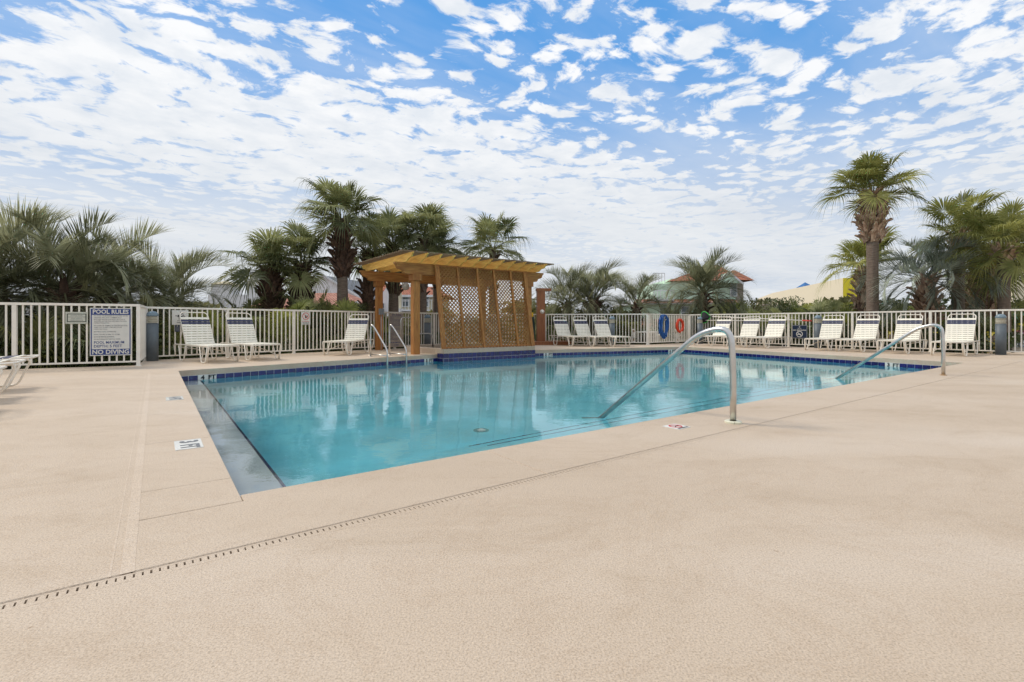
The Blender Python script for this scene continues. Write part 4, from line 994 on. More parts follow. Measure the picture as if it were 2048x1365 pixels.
# left pindo clump
put('broad pindo palm behind the pool rules sign, its grey green fronds arching over the fence', 128, 11.9, 575, 'feather', L_PINDO, nfr=44, scale=1.0, trunk_r=.22, boots=34, bk='d', seed=1, low=-25, high=84)
put('pindo palm leaning out at the left edge of the photograph', -25, 11.0, 585, 'feather', L_PINDO, nfr=40, scale=1.0, trunk_r=.2, boots=20, bk='d', seed=2, low=-25)
put('pindo palm right of the pool rules sign with yellowed low fronds', 215, 13.4, 592, 'feather', L_PINDO, nfr=44, scale=1.0, trunk_r=.2, boots=24, bk='d', seed=3, low=-28, dry=3)
put('small pindo palm behind the left pair of loungers', 338, 15.0, 606, 'feather', L_PINDO, nfr=36, scale=.95, trunk_r=.18, boots=24, bk='d', seed=4, low=-25)
# left sabals
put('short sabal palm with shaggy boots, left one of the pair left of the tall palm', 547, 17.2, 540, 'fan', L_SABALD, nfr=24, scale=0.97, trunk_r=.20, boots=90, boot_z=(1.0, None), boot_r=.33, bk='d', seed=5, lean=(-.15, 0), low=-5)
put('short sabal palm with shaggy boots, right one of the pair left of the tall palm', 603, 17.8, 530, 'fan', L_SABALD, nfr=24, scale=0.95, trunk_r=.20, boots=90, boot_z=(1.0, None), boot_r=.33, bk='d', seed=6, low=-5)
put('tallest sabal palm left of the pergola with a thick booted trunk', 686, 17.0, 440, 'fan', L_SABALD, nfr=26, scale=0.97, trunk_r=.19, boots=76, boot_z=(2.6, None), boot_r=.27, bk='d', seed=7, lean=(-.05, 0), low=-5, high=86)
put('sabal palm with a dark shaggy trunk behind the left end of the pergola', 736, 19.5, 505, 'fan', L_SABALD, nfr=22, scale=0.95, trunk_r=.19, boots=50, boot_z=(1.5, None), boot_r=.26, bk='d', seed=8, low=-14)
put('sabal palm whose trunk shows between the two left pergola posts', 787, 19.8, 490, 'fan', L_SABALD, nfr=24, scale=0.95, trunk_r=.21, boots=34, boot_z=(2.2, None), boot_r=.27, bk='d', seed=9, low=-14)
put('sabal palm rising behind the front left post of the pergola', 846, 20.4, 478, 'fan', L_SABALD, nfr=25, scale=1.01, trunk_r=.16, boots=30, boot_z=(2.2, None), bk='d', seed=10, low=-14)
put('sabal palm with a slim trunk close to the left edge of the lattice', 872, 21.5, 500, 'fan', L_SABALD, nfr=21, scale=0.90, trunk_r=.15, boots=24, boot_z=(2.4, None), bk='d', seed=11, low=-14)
put('sabal palm standing alone above the middle of the pergola roof', 986, 20.5, 500, 'fan', L_SABALD, nfr=22, scale=0.97, trunk_r=.18, boots=24, boot_z=(2.4, None), bk='d', seed=12, low=-14)
# middle pindos
put('pindo palm immediately right of the shower post', 1136, 23.6, 606, 'feather', L_PINDO, nfr=26, scale=1.0, trunk_r=.2, boots=20, bk='d', seed=13, low=-15)
put('pindo palm with dark stubby trunk behind the far trio of loungers', 1186, 22.8, 600, 'feather', L_PINDO, nfr=30, scale=1.0, trunk_r=.24, boots=36, boot_z=(.8, None), bk='d', seed=14, low=-20, high=88)
put('low pindo palm between the far loungers and the mint green house', 1272, 24.0, 612, 'feather', L_PINDO, nfr=24, scale=.92, trunk_r=.18, boots=16, bk='d', seed=15, low=-20)
put('pindo palm in front of the mint green house, beside the net', 1407, 24.5, 586, 'feather', L_PINDO, nfr=44, scale=1.12, trunk_r=.2, boots=30, boot_z=(1.0, None), bk='d', seed=16, low=-28, high=88)
# right group
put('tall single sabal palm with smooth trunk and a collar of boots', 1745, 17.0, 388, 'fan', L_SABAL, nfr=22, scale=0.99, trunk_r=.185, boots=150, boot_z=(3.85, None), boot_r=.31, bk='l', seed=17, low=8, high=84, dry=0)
put('shorter sabal palm half hidden behind the tall single palm', 1729, 20.5, 535, 'fan', L_SABAL, nfr=18, scale=1.05, trunk_r=.2, boots=54, boot_z=(1.2, None), boot_r=.32, bk='l', seed=18, low=8, dry=0)
put('blue grey pindo palm with woody boots right of the tall palm', 1853, 16.8, 557, 'feather', L_PINDOB, nfr=28, scale=.92, trunk_r=.20, boots=60, boot_z=(.9, None), boot_r=.30, bk='l', seed=19, low=-22, high=84)
put('sabal palm with smooth tan trunk behind the blue grey pindo', 1916, 17.4, 470, 'fan', L_SABAL, nfr=22, scale=0.95, trunk_r=.19, boots=24, boot_z=(3.4, None), bk='l', seed=20, low=-15)
put('thick booted sabal palm left of the rightmost smooth trunk', 1968, 18.4, 505, 'fan', L_SABAL, nfr=22, scale=1.05, trunk_r=.27, boots=72, boot_z=(1.0, None), boot_r=.40, bk='l', seed=21, low=-15)
put('sabal palm with the rightmost smooth trunk, behind the last bollard', 2008, 15.6, 497, 'fan', L_SABAL, nfr=21, scale=0.90, trunk_r=.17, boots=20, boot_z=(3.0, None), bk='l', seed=22, low=-15)
put('sabal palm cut by the right edge of the photograph', 2075, 17.5, 492, 'fan', L_SABAL, nfr=26, scale=0.95, trunk_r=.18, boots=20, boot_z=(2.6, None), bk='l', seed=23, low=-15)
put('low sabal palm filling the gap between two trunks at the right', 1945, 21.5, 545, 'fan', L_SABALD, nfr=18, scale=0.95, trunk_r=.2, boots=30, boot_z=(1.2, None), boot_r=.3, bk='l', seed=24, low=-20)

# palmettos: short stemless fans
def palmetto(label, px, Y, h, m=L_PALMETTO, nfr=16, scale=.8, seed=0, z=.05, group='palmettos beyond the fence'):
    r = random.Random(seed*17+3); b = AT(px, Y); t = thing('palmetto', label, 'shrub', (b.x, b.y, -.16), 0, group); L_ = lib('fan', m)
    for k in range(nfr):
        el = r.uniform(22, 86); j = min(range(len(ELS)), key=lambda i_: abs(ELS[i_]-el)); me = L_[j*3+r.randrange(3)][1]
        o = obj('frond', me, t, (r.uniform(-.25, .25), r.uniform(-.25, .25), z+h*r.uniform(0, .75))); s_ = scale*r.uniform(.7, 1.15)
        o.rotation_euler = (r.uniform(-.3, .3), 0, r.uniform(0, 6.28)); o.scale = (s_, s_, s_)
    return t
PM = [(455, 14.2, .9, 'under the distant hotel'), (492, 16.3, 1.1, 'left of the booted pair of palms'), (520, 15.6, .45, 'behind the second lounger'), (575, 15.2, 1.15, 'at the foot of the booted pair'),
      (617, 16.2, 1.35, 'above the no glass sign, bright green'), (648, 17.2, 1.3, 'left of the tall palm trunk'), (672, 16.4, .4, 'in front of the tall palm trunk'), (706, 17.6, .9, 'right of the tall palm trunk'), (408, 14.3, .5, 'between the left pindo and the hotel'),
      (770, 18.6, .35, 'behind the spa rules sign'), (1100, 23.0, .6, 'behind the shower'), (1232, 22.8, .5, 'left of the gate hinge'), (1345, 26.5, .4, 'in front of the mint green house'), (1385, 26.0, .6, 'at the foot of the pindo by the net'),
      (1440, 27.0, .9, 'right of the pindo by the net'), (1478, 30.0, 1.5, 'under the tan tower'), (1510, 27.5, .9, 'left of the cream wall'), (1566, 27.0, 1.2, 'pale one above the no smoking sign'), (1600, 31.0, 1.9, 'below the cream wall'),
      (1645, 26.5, 1.1, 'above the fifth bollard'), (1668, 30.0, 1.7, 'below the yellow wall'), (1702, 20.0, .9, 'left of the tall single palm'), (1775, 19.5, .8, 'right of the tall single palm'), (1805, 19.8, .7, 'left of the blue grey pindo'),
      (1885, 18.6, .7, 'between the pindo and smooth trunk'), (1940, 17.2, .3, 'behind the right end lounger'), (2040, 18.6, 1.2, 'at the right edge of the photograph'), (1540, 22.5, .35, 'low behind the lounger by the navy sign'),
      (150, 11.2, .2, 'below the small green bordered sign'), (60, 10.5, .2, 'at the left edge behind the fence'), (235, 12.4, .25, 'behind the pool rules sign'), (300, 13.2, .35, 'behind the first bollard'), (355, 13.4, .35, 'behind the swimmer sign'), (1850, 21, 1.4, 'deep behind the blue grey pindo')]
for i, (px, Y, h, w_) in enumerate(PM):
    palmetto('spiky green palmetto clump ' + w_, px, Y, h, (L_PALMETTO, L_SABALD, L_SABAL)[i % 3], 17, .62 if Y < 16 else (.8 if Y < 22 else 1.0), i+40)

# leafy shrubs and far trees
def bush_mesh(rx, ry, rz_, n, leaf, seed, m, lobes=9):
    r = random.Random(seed); mb = MB(); L_ = []
    for i in range(lobes):
        a = r.uniform(0, 6.28); q = r.uniform(.15, .75); L_.append((Vector((rx*q*math.cos(a), ry*q*math.sin(a), rz_*r.uniform(.35, 1.35))), r.uniform(.38, .62)))
    for i in range(n):
        c, s = L_[r.randrange(lobes)]; v = Vector((r.gauss(0, 1), r.gauss(0, 1), r.gauss(0, 1))).normalized()*r.uniform(.55, 1.0)**.5
        p = c+Vector((v.x*rx*s, v.y*ry*s, v.z*rz_*s)); 
        if p.z < 0: p.z = abs(p.z)*.5
        d = Vector((r.gauss(0, 1), r.gauss(0, 1), r.gauss(.2, .8))).normalized(); e = d.orthogonal().normalized(); e = Matrix.Rotation(r.uniform(0, 6.28), 3, d) @ e; l = leaf*r.uniform(.6, 1.3)
        mb.add([p-e*l*.28, p+d*l*.5, p+e*l*.28, p-d*l*.5], [(0,1,2,3)])
    return mb.mesh('foliage', m)
def shrub(label, px, Y, w, h, m=L_BUSH, n=1500, leaf=.12, seed=0, cat='shrub', name='shrub', z0=0, dd=None, group='leafy shrubs beyond the fence'):
    b = AT(px, Y); t = thing(name, label, cat, (b.x, b.y, -.16), 0, group)
    obj('foliage', bush_mesh(w/2, (dd or w*.8)/2, h/2, n, leaf, seed, m), t, (0, 0, z0))
    mb = MB()
    r = random.Random(seed)
    for k in range(4): mb.tube([(0,0,0), (r.uniform(-.2,.2)*w, r.uniform(-.2,.2)*w, (h+z0)*.7)], [.05, .015], 5)
    mb.build('stems', M_TRUNK, t); return t
SH = [(20, 11.6, 2.0, 1.5, L_DARK, 'dark shrub behind the fence at the left edge'), (100, 12.0, 2.2, 1.5, L_DARK, 'dark shrub below the broad pindo'), (190, 12.9, 2.2, 1.5, L_DARK, 'dark shrub behind the small bordered sign'), (265, 13.8, 2.2, 1.7, L_DARK, 'dark shrub behind the fence corner'),
      (330, 15.0, 2.2, 1.6, L_DARK, 'dark shrub behind the left bollard'), (400, 15.8, 2.4, 1.7, L_BUSH, 'olive shrub behind the first lounger'), (470, 17.2, 2.6, 1.6, L_BUSH, 'olive shrub behind the second lounger'), (545, 18.5, 2.8, 1.6, L_DARK, 'dark shrub at the foot of the booted palms'),
      (640, 19.5, 2.8, 1.5, L_DARK, 'dark shrub left of the tall palm foot'), (720, 20.8, 2.5, 1.3, L_BUSH, 'olive shrub right of the tall palm foot'), (800, 24, 3.0, 1.7, L_BUSH, 'light shrub seen below the yellow house balcony'), (862, 23.5, 2.6, 2.0, L_BUSH, 'shrub behind the pergola near the lattice edge'),
      (930, 24, 3.2, 1.5, L_DARK, 'dark shrub seen low through the lattice left half'), (1010, 24, 3.2, 1.6, L_BUSH, 'shrub seen through the lattice right half'), (1092, 24.5, 3.0, 2.6, L_BUSH, 'olive shrub right behind the shower post'), (1150, 25, 3.2, 2.0, L_BUSH, 'olive shrub under the pindo by the shower'),
      (1215, 25.5, 3.0, 2.2, L_BUSH, 'olive shrub between the two middle pindos'), (1250, 26.5, 3.0, 1.9, L_DARK, 'dark shrub left of the mint green house'), (1425, 30, 3.2, 2.2, L_BUSH, 'olive shrub right of the pindo by the net'), (1480, 33, 4.0, 3.0, L_BUSH, 'olive shrub below the tan tower'),
      (1530, 35, 5.0, 3.6, L_DARK, 'tall dark shrub left of the cream wall'), (1590, 33, 4.5, 2.6, L_DARK, 'dark shrub below the cream wall'), (1640, 30, 4.0, 2.3, L_DARK, 'dark shrub above the fifth bollard'), (1700, 24, 3.6, 2.2, L_BUSH, 'olive shrub left of the tall single palm'),
      (1775, 23, 3.6, 2.4, L_DARK, 'dark shrub right of the tall single palm'), (1830, 22, 3.6, 2.8, L_DARK, 'dark shrub behind the blue grey pindo'), (1890, 21.5, 3.4, 2.4, L_DARK, 'dark shrub between the right hand trunks'), (1950, 21, 3.4, 2.6, L_DARK, 'dark shrub behind the thick booted palm'),
      (1465, 22.8, 2.4, 1.1, L_DARK, 'low dark shrub behind the lounger nearest the gate'), (1530, 21.8, 2.4, 1.1, L_DARK, 'low dark shrub left of the navy sign'), (1630, 19.6, 2.4, 1.1, L_DARK, 'low dark shrub behind the fifth bollard'), (1690, 18.5, 2.4, 1.2, L_DARK, 'low dark shrub behind the fourth lounger from right'),
      (1790, 17.6, 2.4, 1.0, L_BUSH, 'low shrub with yellow leaves behind the third lounger from right'), (1880, 16.6, 2.2, .9, L_DARK, 'low dark shrub behind the second lounger from right'), (1960, 15.4, 2.0, .9, L_DARK, 'low dark shrub behind the rightmost lounger'), (1560, 45, 9, 4.2, L_BUSH, 'broad olive tree beyond the shrubs right of the tan tower')]
for i, (px, Y, w, h, m, lab) in enumerate(SH):
    shrub(lab, px, Y, w, h, m, 1900 if Y < 40 else 2600, .11 if Y < 20 else (.17 if Y < 40 else .28), i+3)
# far tree line and low ground cover
def mass(name, x0, y0, x1, y1, h, dep, n, leaf, m, seed, kind='stuff'):
    r = random.Random(seed); mb = MB(); A = Vector((x0, y0, 0)); B = Vector((x1, y1, 0))
    for i in range(n):
        q = r.random(); p = A.lerp(B, q); hh_ = h*(.72+.28*math.sin(q*23+seed)+.15*math.sin(q*61)); p = p+Vector((r.gauss(0, dep*.3), r.gauss(0, dep*.3), 0)); p.z = -.16+abs(hh_)*r.random()**.7
        d = Vector((r.gauss(0, 1), r.gauss(0, 1), r.gauss(.2, .8))).normalized(); e = d.orthogonal().normalized(); e = Matrix.Rotation(r.uniform(0, 6.28), 3, d) @ e; l = leaf*r.uniform(.6, 1.4)
        mb.add([p-e*l*.3, p+d*l*.5, p+e*l*.3, p-d*l*.5], [(0,1,2,3)])
    o = mb.build(name, m, kind=kind); return o
o = mass('tree_line', -75, 62, -22, 66, 4.2, 4, 9000, .9, L_BUSH, 1); tag(o, 'far low tree line at the left horizon behind the palms', 'trees')
o = mass('tree_line', 0, 62, 75, 58, 3.6, 4, 9000, .9, L_BUSH, 2); tag(o, 'far low tree line behind the mint green house and the cream wall', 'trees')
o = mass('ground_cover', -12.5, 8.6, -8.6, 11.6, .75, .9, 3500, .10, L_DARK, 3); tag(o, 'low leafy ground cover beyond the left fence', 'ground cover')
o = mass('ground_cover', -8.6, 11.8, -1.2, 20.6, .62, .9, 7000, .11, L_DARK, 4); tag(o, 'low leafy ground cover beyond the fence behind the left loungers', 'ground cover')
o = mass('ground_cover', -.6, 21.3, 7.0, 21.8, .8, .9, 4500, .14, L_DARK, 5); tag(o, 'low leafy ground cover beyond the far fence', 'ground cover')
o = mass('ground_cover', 8.4, 21.3, 13.8, 14.2, .8, .8, 6000, .12, L_DARK, 6); tag(o, 'low leafy ground cover beyond the right fence', 'ground cover')

# ------------------------------------------------------------------ buildings
def roof_mat(name, c1, c2):
    m, nt, b = nodes_mat(name); N = nt.nodes.new; L = nt.links.new; tc = N('ShaderNodeTexCoord')
    w = N('ShaderNodeTexWave'); w.inputs['Scale'].default_value = 1.6; w.bands_direction = 'X'; w.inputs['Distortion'].default_value = .6; L(tc.outputs['Object'], w.inputs['Vector'])
    n = N('ShaderNodeTexNoise'); n.inputs['Scale'].default_value = 3.0; n.inputs['Detail'].default_value = 5; L(tc.outputs['Object'], n.inputs['Vector'])
    r = N('ShaderNodeValToRGB'); r.color_ramp.elements[0].color = (*c2, 1); r.color_ramp.elements[1].color = (*c1, 1); r.color_ramp.elements[0].position = .35; r.color_ramp.elements[1].position = .65; L(n.outputs[0], r.inputs[0])
    L(r.outputs[0], b.inputs['Base Color']); b.inputs['Roughness'].default_value = .8
    bp = N('ShaderNodeBump'); bp.inputs['Strength'].default_value = .9; bp.inputs['Distance'].default_value = .12; L(w.outputs[0], bp.inputs['Height']); L(bp.outputs[0], b.inputs['Normal']); return m
M_TERRA = roof_mat('terracotta barrel tile', (.50, .17, .085), (.34, .10, .05)); M_TERRAP = roof_mat('pale terracotta tile', (.55, .27, .19), (.38, .14, .09))
M_MINT = mk('mint green siding', (.60, .78, .61), .7, var=.05, vscale=1, stretch=(3, 3, .3)); M_TRIM = mk('white trim', (.72, .73, .74), .6)
M_TANW = mk('tan stucco', (.36, .29, .24), .85, var=.06); M_PALEW = mk('pale grey stucco', (.78, .77, .77), .8, var=.04); M_YELW = mk('pale yellow stucco', (.62, .57, .42), .8, var=.04)
M_GLASS = mk('dark window glass', (.10, .13, .15), .08, spec=.8); M_SHING = mk('grey shingle', (.16, .17, .19), .85, var=.15, vscale=4); M_CREAM = mk('cream metal wall', (.90, .80, .60), .7)
M_YELLOW = mk('bright yellow wall', (.95, .78, .02), .6); M_BLUE = mk('blue metal roof', (.03, .14, .36), .5); M_PINKW = mk('terracotta stucco', (.45, .25, .17), .8)
def hip(mb, x0, x1, y0, y1, z0, z1, ov=.4, ridge=.0):
    x0 -= ov; x1 += ov; y0 -= ov; y1 += ov; cx, cy = (x0+x1)/2, (y0+y1)/2; rx = (x1-x0)*ridge/2
    mb.add([(x0,y0,z0),(x1,y0,z0),(x1,y1,z0),(x0,y1,z0),(cx-rx,cy,z1),(cx+rx,cy,z1)], [(0,1,5,4),(1,2,5),(2,3,4,5),(3,0,4),(3,2,1,0)])
def window(root, x, z, w, h, y, frame=M_TRIM, cross=True):
    f_ = MB().box((0, 0, 0), (w+.16, .08, h+.16)).build('window', frame, root, (x, y, z)); MB().box((0, -.045, 0), (w, .02, h)).build('pane', M_GLASS, f_)
    if cross: MB().box((0, -.06, 0), (w, .02, .05)).build('mullion', frame, f_)
    return f_
def railing(root, x0, x1, y, z, h=.9, step=.35, m=M_TRIM):
    MB().box(((x0+x1)/2, y, z+h), (x1-x0, .06, .07)).build('balcony_rail', m, root); n = max(2, int((x1-x0)/step)); bal = MB().box((0, 0, h/2), (.05, .05, h)).mesh('baluster', m)
    for i in range(n+1): obj('baluster', bal, root, (x0+(x1-x0)*i/n, y, z))
# mint green house, front plane at Y=46
Y = 46.0; s = 978/Y
def bx(px): return (px-1024)/s
def bz(py): return CAMH+(647-py)/s
hs = thing('mint_house', 'mint green house with red tiled roofs and a roof deck behind the gate', 'house', (0, Y, 0))
MB().box(((bx(1270)+bx(1475))/2, 4, bz(609)/2-.1), (bx(1475)-bx(1270), 8, bz(609)+.2)).build('wall', M_MINT, hs)
MB().box(((bx(1262)+bx(1480))/2, 3.9, bz(607)), (bx(1480)-bx(1262), 9.4, .22)).build('fascia', M_TRIM, hs)
mb = MB(); z0 = bz(606); z1 = bz(598); x0, x1 = bx(1263), bx(1478); mb.add([(x0,-.9,z0),(x1,-.9,z0),(x1-.3,.8,z1),(x0+.6,.8,z1),(x1,-.9,z0-.05),(x0,-.9,z0-.05)], [(0,1,2,3),(5,4,1,0)]); mb.build('lower_roof', M_TERRA, hs)
for px, py in ((1327, 627), (1370, 625)): window(hs, bx(px), bz(py), .62, 1.0, -.03)
MB().box(((bx(1312)+bx(1348))/2, 4, (bz(566)+bz(598))/2), (bx(1348)-bx(1312), 6, bz(566)-bz(598))).build('wall', M_MINT, hs)
MB().box(((bx(1348)+bx(1482))/2, 5, (bz(556)+bz(598))/2), (bx(1482)-bx(1348), 8, bz(556)-bz(598))).build('wall', M_MINT, hs)
MB().box(((bx(1484)+bx(1502))/2, 5, (bz(560)+.0)/2), (bx(1502)-bx(1484), 7, bz(560))).build('tower_wall', M_TANW, hs)
def hp(px, py, yd): k = (46.0+yd)/978; return ((px-1024)*k, yd, CAMH+(647-py)*k)
mb = MB(); e0, e1 = hp(1337, 562, .4), hp(1486, 560, .4); r0, r1 = hp(1422, 531, 4.5), hp(1438, 531, 4.5); b0_, b1_ = (e0[0]+1.5, 9.5, e0[2]), (e1[0]+1.0, 9.5, e1[2])
mb.add([e0, e1, b1_, b0_, r0, r1], [(0,1,5,4),(1,2,5),(2,3,4,5),(3,0,4),(3,2,1,0)]); mb.build('main_roof', M_TERRA, hs)
mb = MB(); e0, e1 = hp(1478, 560, 1.0), hp(1509, 561, 1.0); r0, r1 = hp(1464, 541, 4.5), hp(1470, 541, 4.5); b0_, b1_ = (e0[0]+.5, 9.5, e0[2]), (e1[0]+.3, 9.5, e1[2])
mb.add([e0, e1, b1_, b0_, r0, r1], [(0,1,5,4),(1,2,5),(2,3,4,5),(3,0,4),(3,2,1,0)]); mb.build('tower_roof', M_TERRA, hs)
# gable on the front right
gx0, gx1 = bx(1437), bx(1485); mb = MB(); mb.add([(gx0, .4, bz(566)), (gx1, .4, bz(566)), ((gx0+gx1)/2, .4, bz(545)), (gx0, 3, bz(566)), (gx1, 3, bz(566)), ((gx0+gx1)/2, 3, bz(545))], [(0,1,2),(0,2,5,3),(1,4,5,2),(3,5,4),(0,3,4,1)]); mb.build('gable', M_MINT, hs)
for xa, xb in ((gx0-.25, (gx0+gx1)/2), (gx1+.25, (gx0+gx1)/2)): MB().bar((xa, .3, bz(568.5)), (xb, .3, bz(544)), .14, .16).build('bargeboard', M_TRIM, hs)
window(hs, bx(1476), bz(578), .5, 1.2, .9)
railing(hs, bx(1312), bx(1336), 1.0, bz(564), .9, .25); railing(hs, bx(1306), bx(1345), -.4, bz(601), .9, .3)
MB().box(((bx(1306)+bx(1345))/2, .4, bz(601)), (bx(1345)-bx(1306), 2, .12)).build('balcony_floor', M_TRIM, hs)
# low red roofed structure in front of it, seen through the gate
c = AT(1330, 34); lo_ = thing('low_annex', 'low annex with red tiled roof seen through the gate pickets', 'building', (c.x, 34, 0)); MB().box((0, 1.5, .30), (5.6, 3, .60)).build('wall', M_MINT, lo_)
mb = MB(); hip(mb, -2.8, 2.8, 0, 3, .60, 1.15, .3, .35); mb.build('roof', M_TERRA, lo_)
c = AT(1474, 33); rs_ = thing('red_kiosk', 'small red kiosk seen between the pickets behind the loungers', 'kiosk', (c.x, 33, 0)); MB().box((0, .4, .55), (.78, .8, 1.1)).build('body', mk('red paint', (.36, .06, .04), .6), rs_); MB().box((0, .4, 1.14), (.95, .95, .08)).build('lid', M_TRIM, rs_)
c = AT(1531, 34); gp = thing('stone_pillar', 'plain tan pillar standing among shrubs behind the right fence', 'pillar', (c.x, 34, 0)); MB().box((0, 0, 1.05), (.26, .3, 2.1)).build('shaft', M_TANW, gp); MB().box((0, 0, 2.13), (.34, .36, .08)).build('capstone', M_TANW, gp)
# cream and yellow building far right
c0, c1, c2 = AT(1545, 75), AT(1686, 60), AT(1728, 62); cy = thing('amusement_hall', 'long cream wall ending in a bright yellow wall behind the palmettos', 'building')
mb = MB(); zc0, zc1 = pz(586.5, 75), pz(556.5, 60); mb.add([(c0.x, c0.y, -.1), (c1.x, c1.y, -.1), (c1.x, c1.y, zc1), (c0.x, c0.y, zc0), (c0.x+2, c0.y+9, -.1), (c1.x+6, c1.y+9, -.1), (c1.x+6, c1.y+9, zc1-.5), (c0.x+2, c0.y+9, zc0-.5)], [(0,1,2,3),(3,2,6,7),(4,7,6,5),(0,3,7,4)]); mb.build('cream_wall', M_CREAM, cy)
mb = MB(); mb.add([(c1.x+.02, c1.y, -.1), (c2.x+2.2, c2.y+.4, -.1), (c2.x+2.2, c2.y+.4, pz(555, 62)), (c1.x+.02, c1.y, zc1)], [(0,1,2,3)]); mb.add([(c1.x+.02, c1.y+.5, -.1), (c2.x+1, c2.y+.7, -.1), (c2.x+1, c2.y+.7, pz(555, 62)), (c1.x+.02, c1.y+.5, zc1)], [(3,2,1,0)]); mb.build('yellow_wall', M_YELLOW, cy)
for px, w in ((1612, 11), (1722, 14), (2040, 30)):
    c = AT(px, 80); k_ = thing('blue_pavilion', {1612: 'little blue peaked roof above the cream wall', 1722: 'blue roof edge above the yellow wall', 2040: 'blue roof glimpsed between palms at the right edge'}[px], 'pavilion', (c.x, 80, 0))
    zt = pz({1612: 565, 1722: 549, 2040: 525}[px], 80); mb = MB(); hw = w/978*80; hip(mb, -hw, hw, -1, 1.5, zt-.9, zt, .0, .05); mb.build('roof', M_BLUE, k_); MB().box((0, .25, (zt-.9)/2), (hw*1.7, 2.2, zt-.9)).build('wall', M_CREAM, k_)
# grey gabled house left
Y = 44.0; s = 978/Y
gh = thing('gabled_house', 'pale grey gabled house with grey shingle roof left of the pergola', 'house', (0, Y, 0))
xa, xm, xb = bx(612), bx(646), bx(735); mb = MB(); dpt = 7.0
ol = [(xa, -.1), (bx(731), -.1), (bx(731), bz(602)), (xm, bz(552)), (xa, bz(575))]
mb.extrude(ol, (0, .3, 0), (1,0,0), (0,0,1), (0,.5,0)); fix_normals(mb.build('gable_wall', M_PALEW, gh).data)
mb = MB(); mb.add([(xm, 0, bz(551)), (bx(734), 0, bz(603)), (bx(790), dpt, bz(603)), (bx(680), dpt, bz(551)), (bx(650), 0, bz(551))], [(0,1,2,3)]); mb.build('roof', M_SHING, gh)
MB().bar((xm, -.05, bz(551)), (bx(735), -.05, bz(604)), .12, .16).build('bargeboard', M_TRIM, gh); MB().bar((xm, -.05, bz(551)), (xa-.2, -.05, bz(576)), .12, .16).build('bargeboard', M_TRIM, gh)
MB().box((bx(765), 4.0, bz(620)/2), (bx(790)-bx(740), 4, bz(612))).build('side_wall', M_PALEW, gh)
# low red roofs in front
Y = 32.0; s = 978/Y
rh_ = thing('red_roof_house', 'low house with pale red tiled roof behind the booted palms', 'house', (0, Y, 0)); MB().box(((bx(500)+bx(700))/2, 4, bz(612)/2), (bx(690)-bx(515), 7, bz(612))).build('wall', M_PINKW, rh_)
mb = MB(); hip(mb, bx(505), bx(700), .8, 8, bz(612), bz(578), .4, .42); mb.build('roof', M_TERRAP, rh_)
gh2 = thing('gable_porch', 'small salmon gable with white edge between tall palm and pergola', 'porch', (0, Y-2.5, 0)); s = 978/(Y-2.5)
mb = MB(); mb.extrude([(bx(702), -.1), (bx(730), -.1), (bx(730), bz(622)), (bx(716), bz(606)), (bx(702), bz(622))], (0, 0, 0), (1,0,0), (0,0,1), (0, .4, 0)); fix_normals(mb.build('gable_wall', M_PINKW, gh2).data)
for xa_, xb_ in ((699, 716), (733, 716)): MB().bar((bx(xa_), -.25, bz(625)), (bx(xb_), -.25, bz(604)), .08, .08).build('bargeboard', M_TRIM, gh2)
# yellow house behind the pergola
Y = 48.0; s = 978/Y
yh = thing('yellow_house', 'pale yellow house with terracotta roof and balcony behind the pergola', 'house', (0, Y, 0))
MB().box(((bx(770)+bx(885))/2, 4, bz(593)/2), (bx(880)-bx(782), 8, bz(593))).build('wall', M_YELW, yh)
mb = MB(); hip(mb, bx(775), bx(885), 0, 8, bz(592), bz(568), .5, .4); mb.build('roof', M_TERRA, yh); mb = MB(); hip(mb, bx(700), bx(800), 3, 11, bz(590), bz(556), .4, .3); mb.build('roof', M_TERRA, yh)
MB().box(((bx(780)+bx(884))/2, -.5, bz(593)), (bx(884)-bx(780), .2, .22)).build('fascia', M_TRIM, yh)
for px in (797, 812, 835, 852): window(yh, bx(px), bz(603), .55, .95, -.05)
for px in (805, 845, 878): MB().box((bx(px), -1.2, bz(620)), (.32, .32, bz(593)-bz(647)+.6)).build('column', M_YELW, yh)
railing(yh, bx(790), bx(880), -1.2, bz(622), 1.0, .3); MB().box(((bx(790)+bx(880))/2, -.7, bz(622)), (bx(880)-bx(790), 1.3, .15)).build('balcony_floor', M_TRIM, yh)
# white spire seen beside pergola post
Y = 40; s = 978/Y; spw = thing('white_wing', 'narrow white house wing with siding behind the pergola posts', 'house', (0, Y, 0)); mb = MB(); mb.extrude([(bx(764), -.1), (bx(781), -.1), (bx(781), bz(573)), (bx(774), bz(585)), (bx(764), bz(600))], (0, 0, 0), (1,0,0), (0,0,1), (0, 2.0, 0)); fix_normals(mb.build('wall', M_PALEW, spw).data); window(spw, bx(772), bz(618), .25, .8, -1.05)
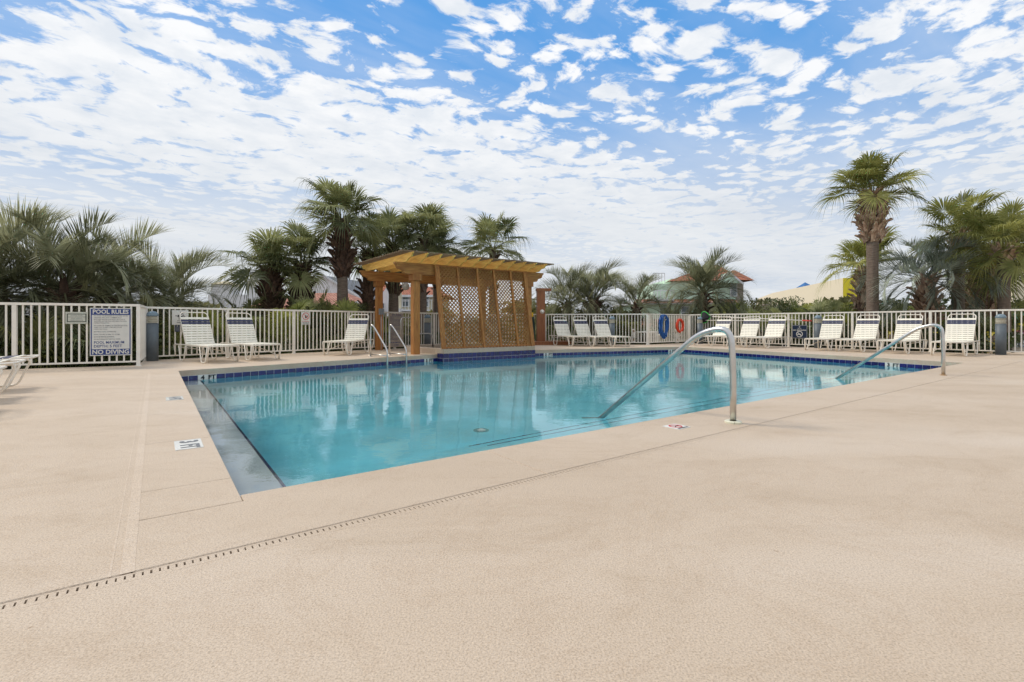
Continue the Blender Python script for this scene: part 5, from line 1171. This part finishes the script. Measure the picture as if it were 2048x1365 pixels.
# distant hotel and cupola house
Y = 190.0; s = 978/Y; ht = thing('hotel_block', 'distant white hotel block with rows of balconies left of the booted palms', 'building', (0, Y, 0)); rzh = 0
x0, xc, x1 = bx(470), bx(495), bx(532); zt = bz(563); mb = MB()
mb.add([(x0, 16, -.1), (xc, 0, -.1), (xc, 0, zt), (x0, 16, zt-1.0), (x1, 5, -.1), (x1, 5, zt+.2), (x0+8, 24, zt-1), (x0+8, 24, -.1)], [(0,1,2,3),(1,4,5,2),(3,2,5,6),(4,7,6,5),(0,3,6,7)]); mb.build('wall', M_PALEW, ht)
hb = MB().box((0, 0, 0), (1.25, .3, 1.3)).mesh('window', M_GLASS)
d = Vector((xc-x0, -16, 0)); L_ = d.length; d.normalize(); ang = math.atan2(d.y, d.x)
for fl in range(6):
    for k in (.12, .27, .38, .62, .72, .88):
        p = Vector((x0, 16, 0))+d*(L_*k); obj('window', hb, ht, (p.x-.1, p.y-.12, zt-2.2-fl*2.9), ang).scale = (.75, 1, 1)
    for k in (.25, .68): p = Vector((x0, 16, 0))+d*(L_*k); MB().box((0, -.4, 0), (6.2, 1.0, .22)).build('balcony', M_PALEW, ht, (p.x, p.y, zt-3.1-fl*2.9), ang)
Y = 95.0; s = 978/Y; cu_ = thing('cupola_house', 'distant white house with pale hipped roof and widow walk railing', 'house', (0, Y, 0))
MB().box(((bx(419)+bx(452))/2, 3, bz(568)/2), (bx(452)-bx(419), 5, bz(568))).build('wall', M_PALEW, cu_); mb = MB(); hip(mb, bx(419), bx(452), .5, 5.5, bz(568), bz(559), .3, .02); mb.build('roof', mk('pale yellow roof', (.55, .48, .33), .8), cu_)
MB().box(((bx(400)+bx(470))/2, 5, bz(588)/2), (bx(470)-bx(400), 5, bz(588))).build('wall', M_PALEW, cu_); railing(cu_, bx(448), bx(470), 2.4, bz(588), 1.0, .5)
# left: glimpses of a white house through the pindos
Y = 42.0; s = 978/Y; lh = thing('white_house', 'white house with dark windows glimpsed through the left pindo fronds', 'house', (0, Y, 0)); MB().box((bx(40), 3, bz(592)/2), (bx(75)-bx(10), 5, bz(592))).build('wall', M_PALEW, lh); mb = MB(); hip(mb, bx(10), bx(75), .5, 5.5, bz(592), bz(575), .3, .3); mb.build('roof', M_SHING, lh)
for px in (27, 50): window(lh, bx(px), bz(604), .5, 1.2, .45)
# car park and play shapes glimpsed at far right
pv = MB(); pv.add([(14.8, 13.6, -.15), (60, 5, -.15), (60, 44, -.15), (19.5, 25, -.15), (17.6, 17.5, -.15)], [(0,1,2,3,4)]); pv.build('road', M_PAVE, kind='structure')
c = AT(2032, 21); sl = thing('yellow_slide', 'yellow play slide glimpsed through the fence at the right edge', 'slide', (c.x, 21, 0), R(-15))
MB().bar((-.9, 0, .35), (1.3, 0, .95), .5, .06).build('chute', M_YELLOW, sl); 
for y in (-.25, .25): MB().bar((-.9, y, .45), (1.3, y, 1.05), .04, .16).build('side', M_YELLOW, sl)
MB().box((1.0, 0, .35), (.08, .4, 1.0)).build('support', mk('teal paint', (.05, .45, .36), .5), sl)
c = AT(2042, 24); pk = thing('play_cube', 'teal and magenta play cube behind the slide at the right edge', 'play equipment', (c.x, 24, 0)); MB().box((0, 0, .55), (.9, .6, .5)).build('lower_panel', mk('magenta panel', (.35, .04, .12), .5), pk); MB().box((0, 0, 1.1), (1.3, .7, .5)).build('upper_panel', mk('teal panel', (.06, .42, .34), .5), pk)
for x in (-.35, .35): MB().box((x, 0, .08), (.08, .3, .50)).build('support', M_WHITE, pk)
c = AT(2038, 18.5); wsn = thing('kerb_sign', 'small white board standing on the car park at the right edge', 'sign', (c.x, 18.5, -.15)); MB().box((0, 0, .45), (.3, .03, .36)).build('board', M_WHITE, wsn); MB().box((0, 0, .14), (.04, .03, .28)).build('stake', M_SILV, wsn)
# yellow croton among the right hand shrubs
for px, Y_, lab in ((1778, 16.4, 'yellow leaved plant behind the third lounger from right'), (1980, 14.9, 'yellow leaved plant left of the last bollard'), (1866, 15.6, 'yellow leaved plant behind the handrail bend')):
    shrub(lab, px, Y_, .5, .9, leaf_mat('yellow leaf', (.30, .26, .03), (.65, .52, .05), .2), 90, .12, 70, name='croton')
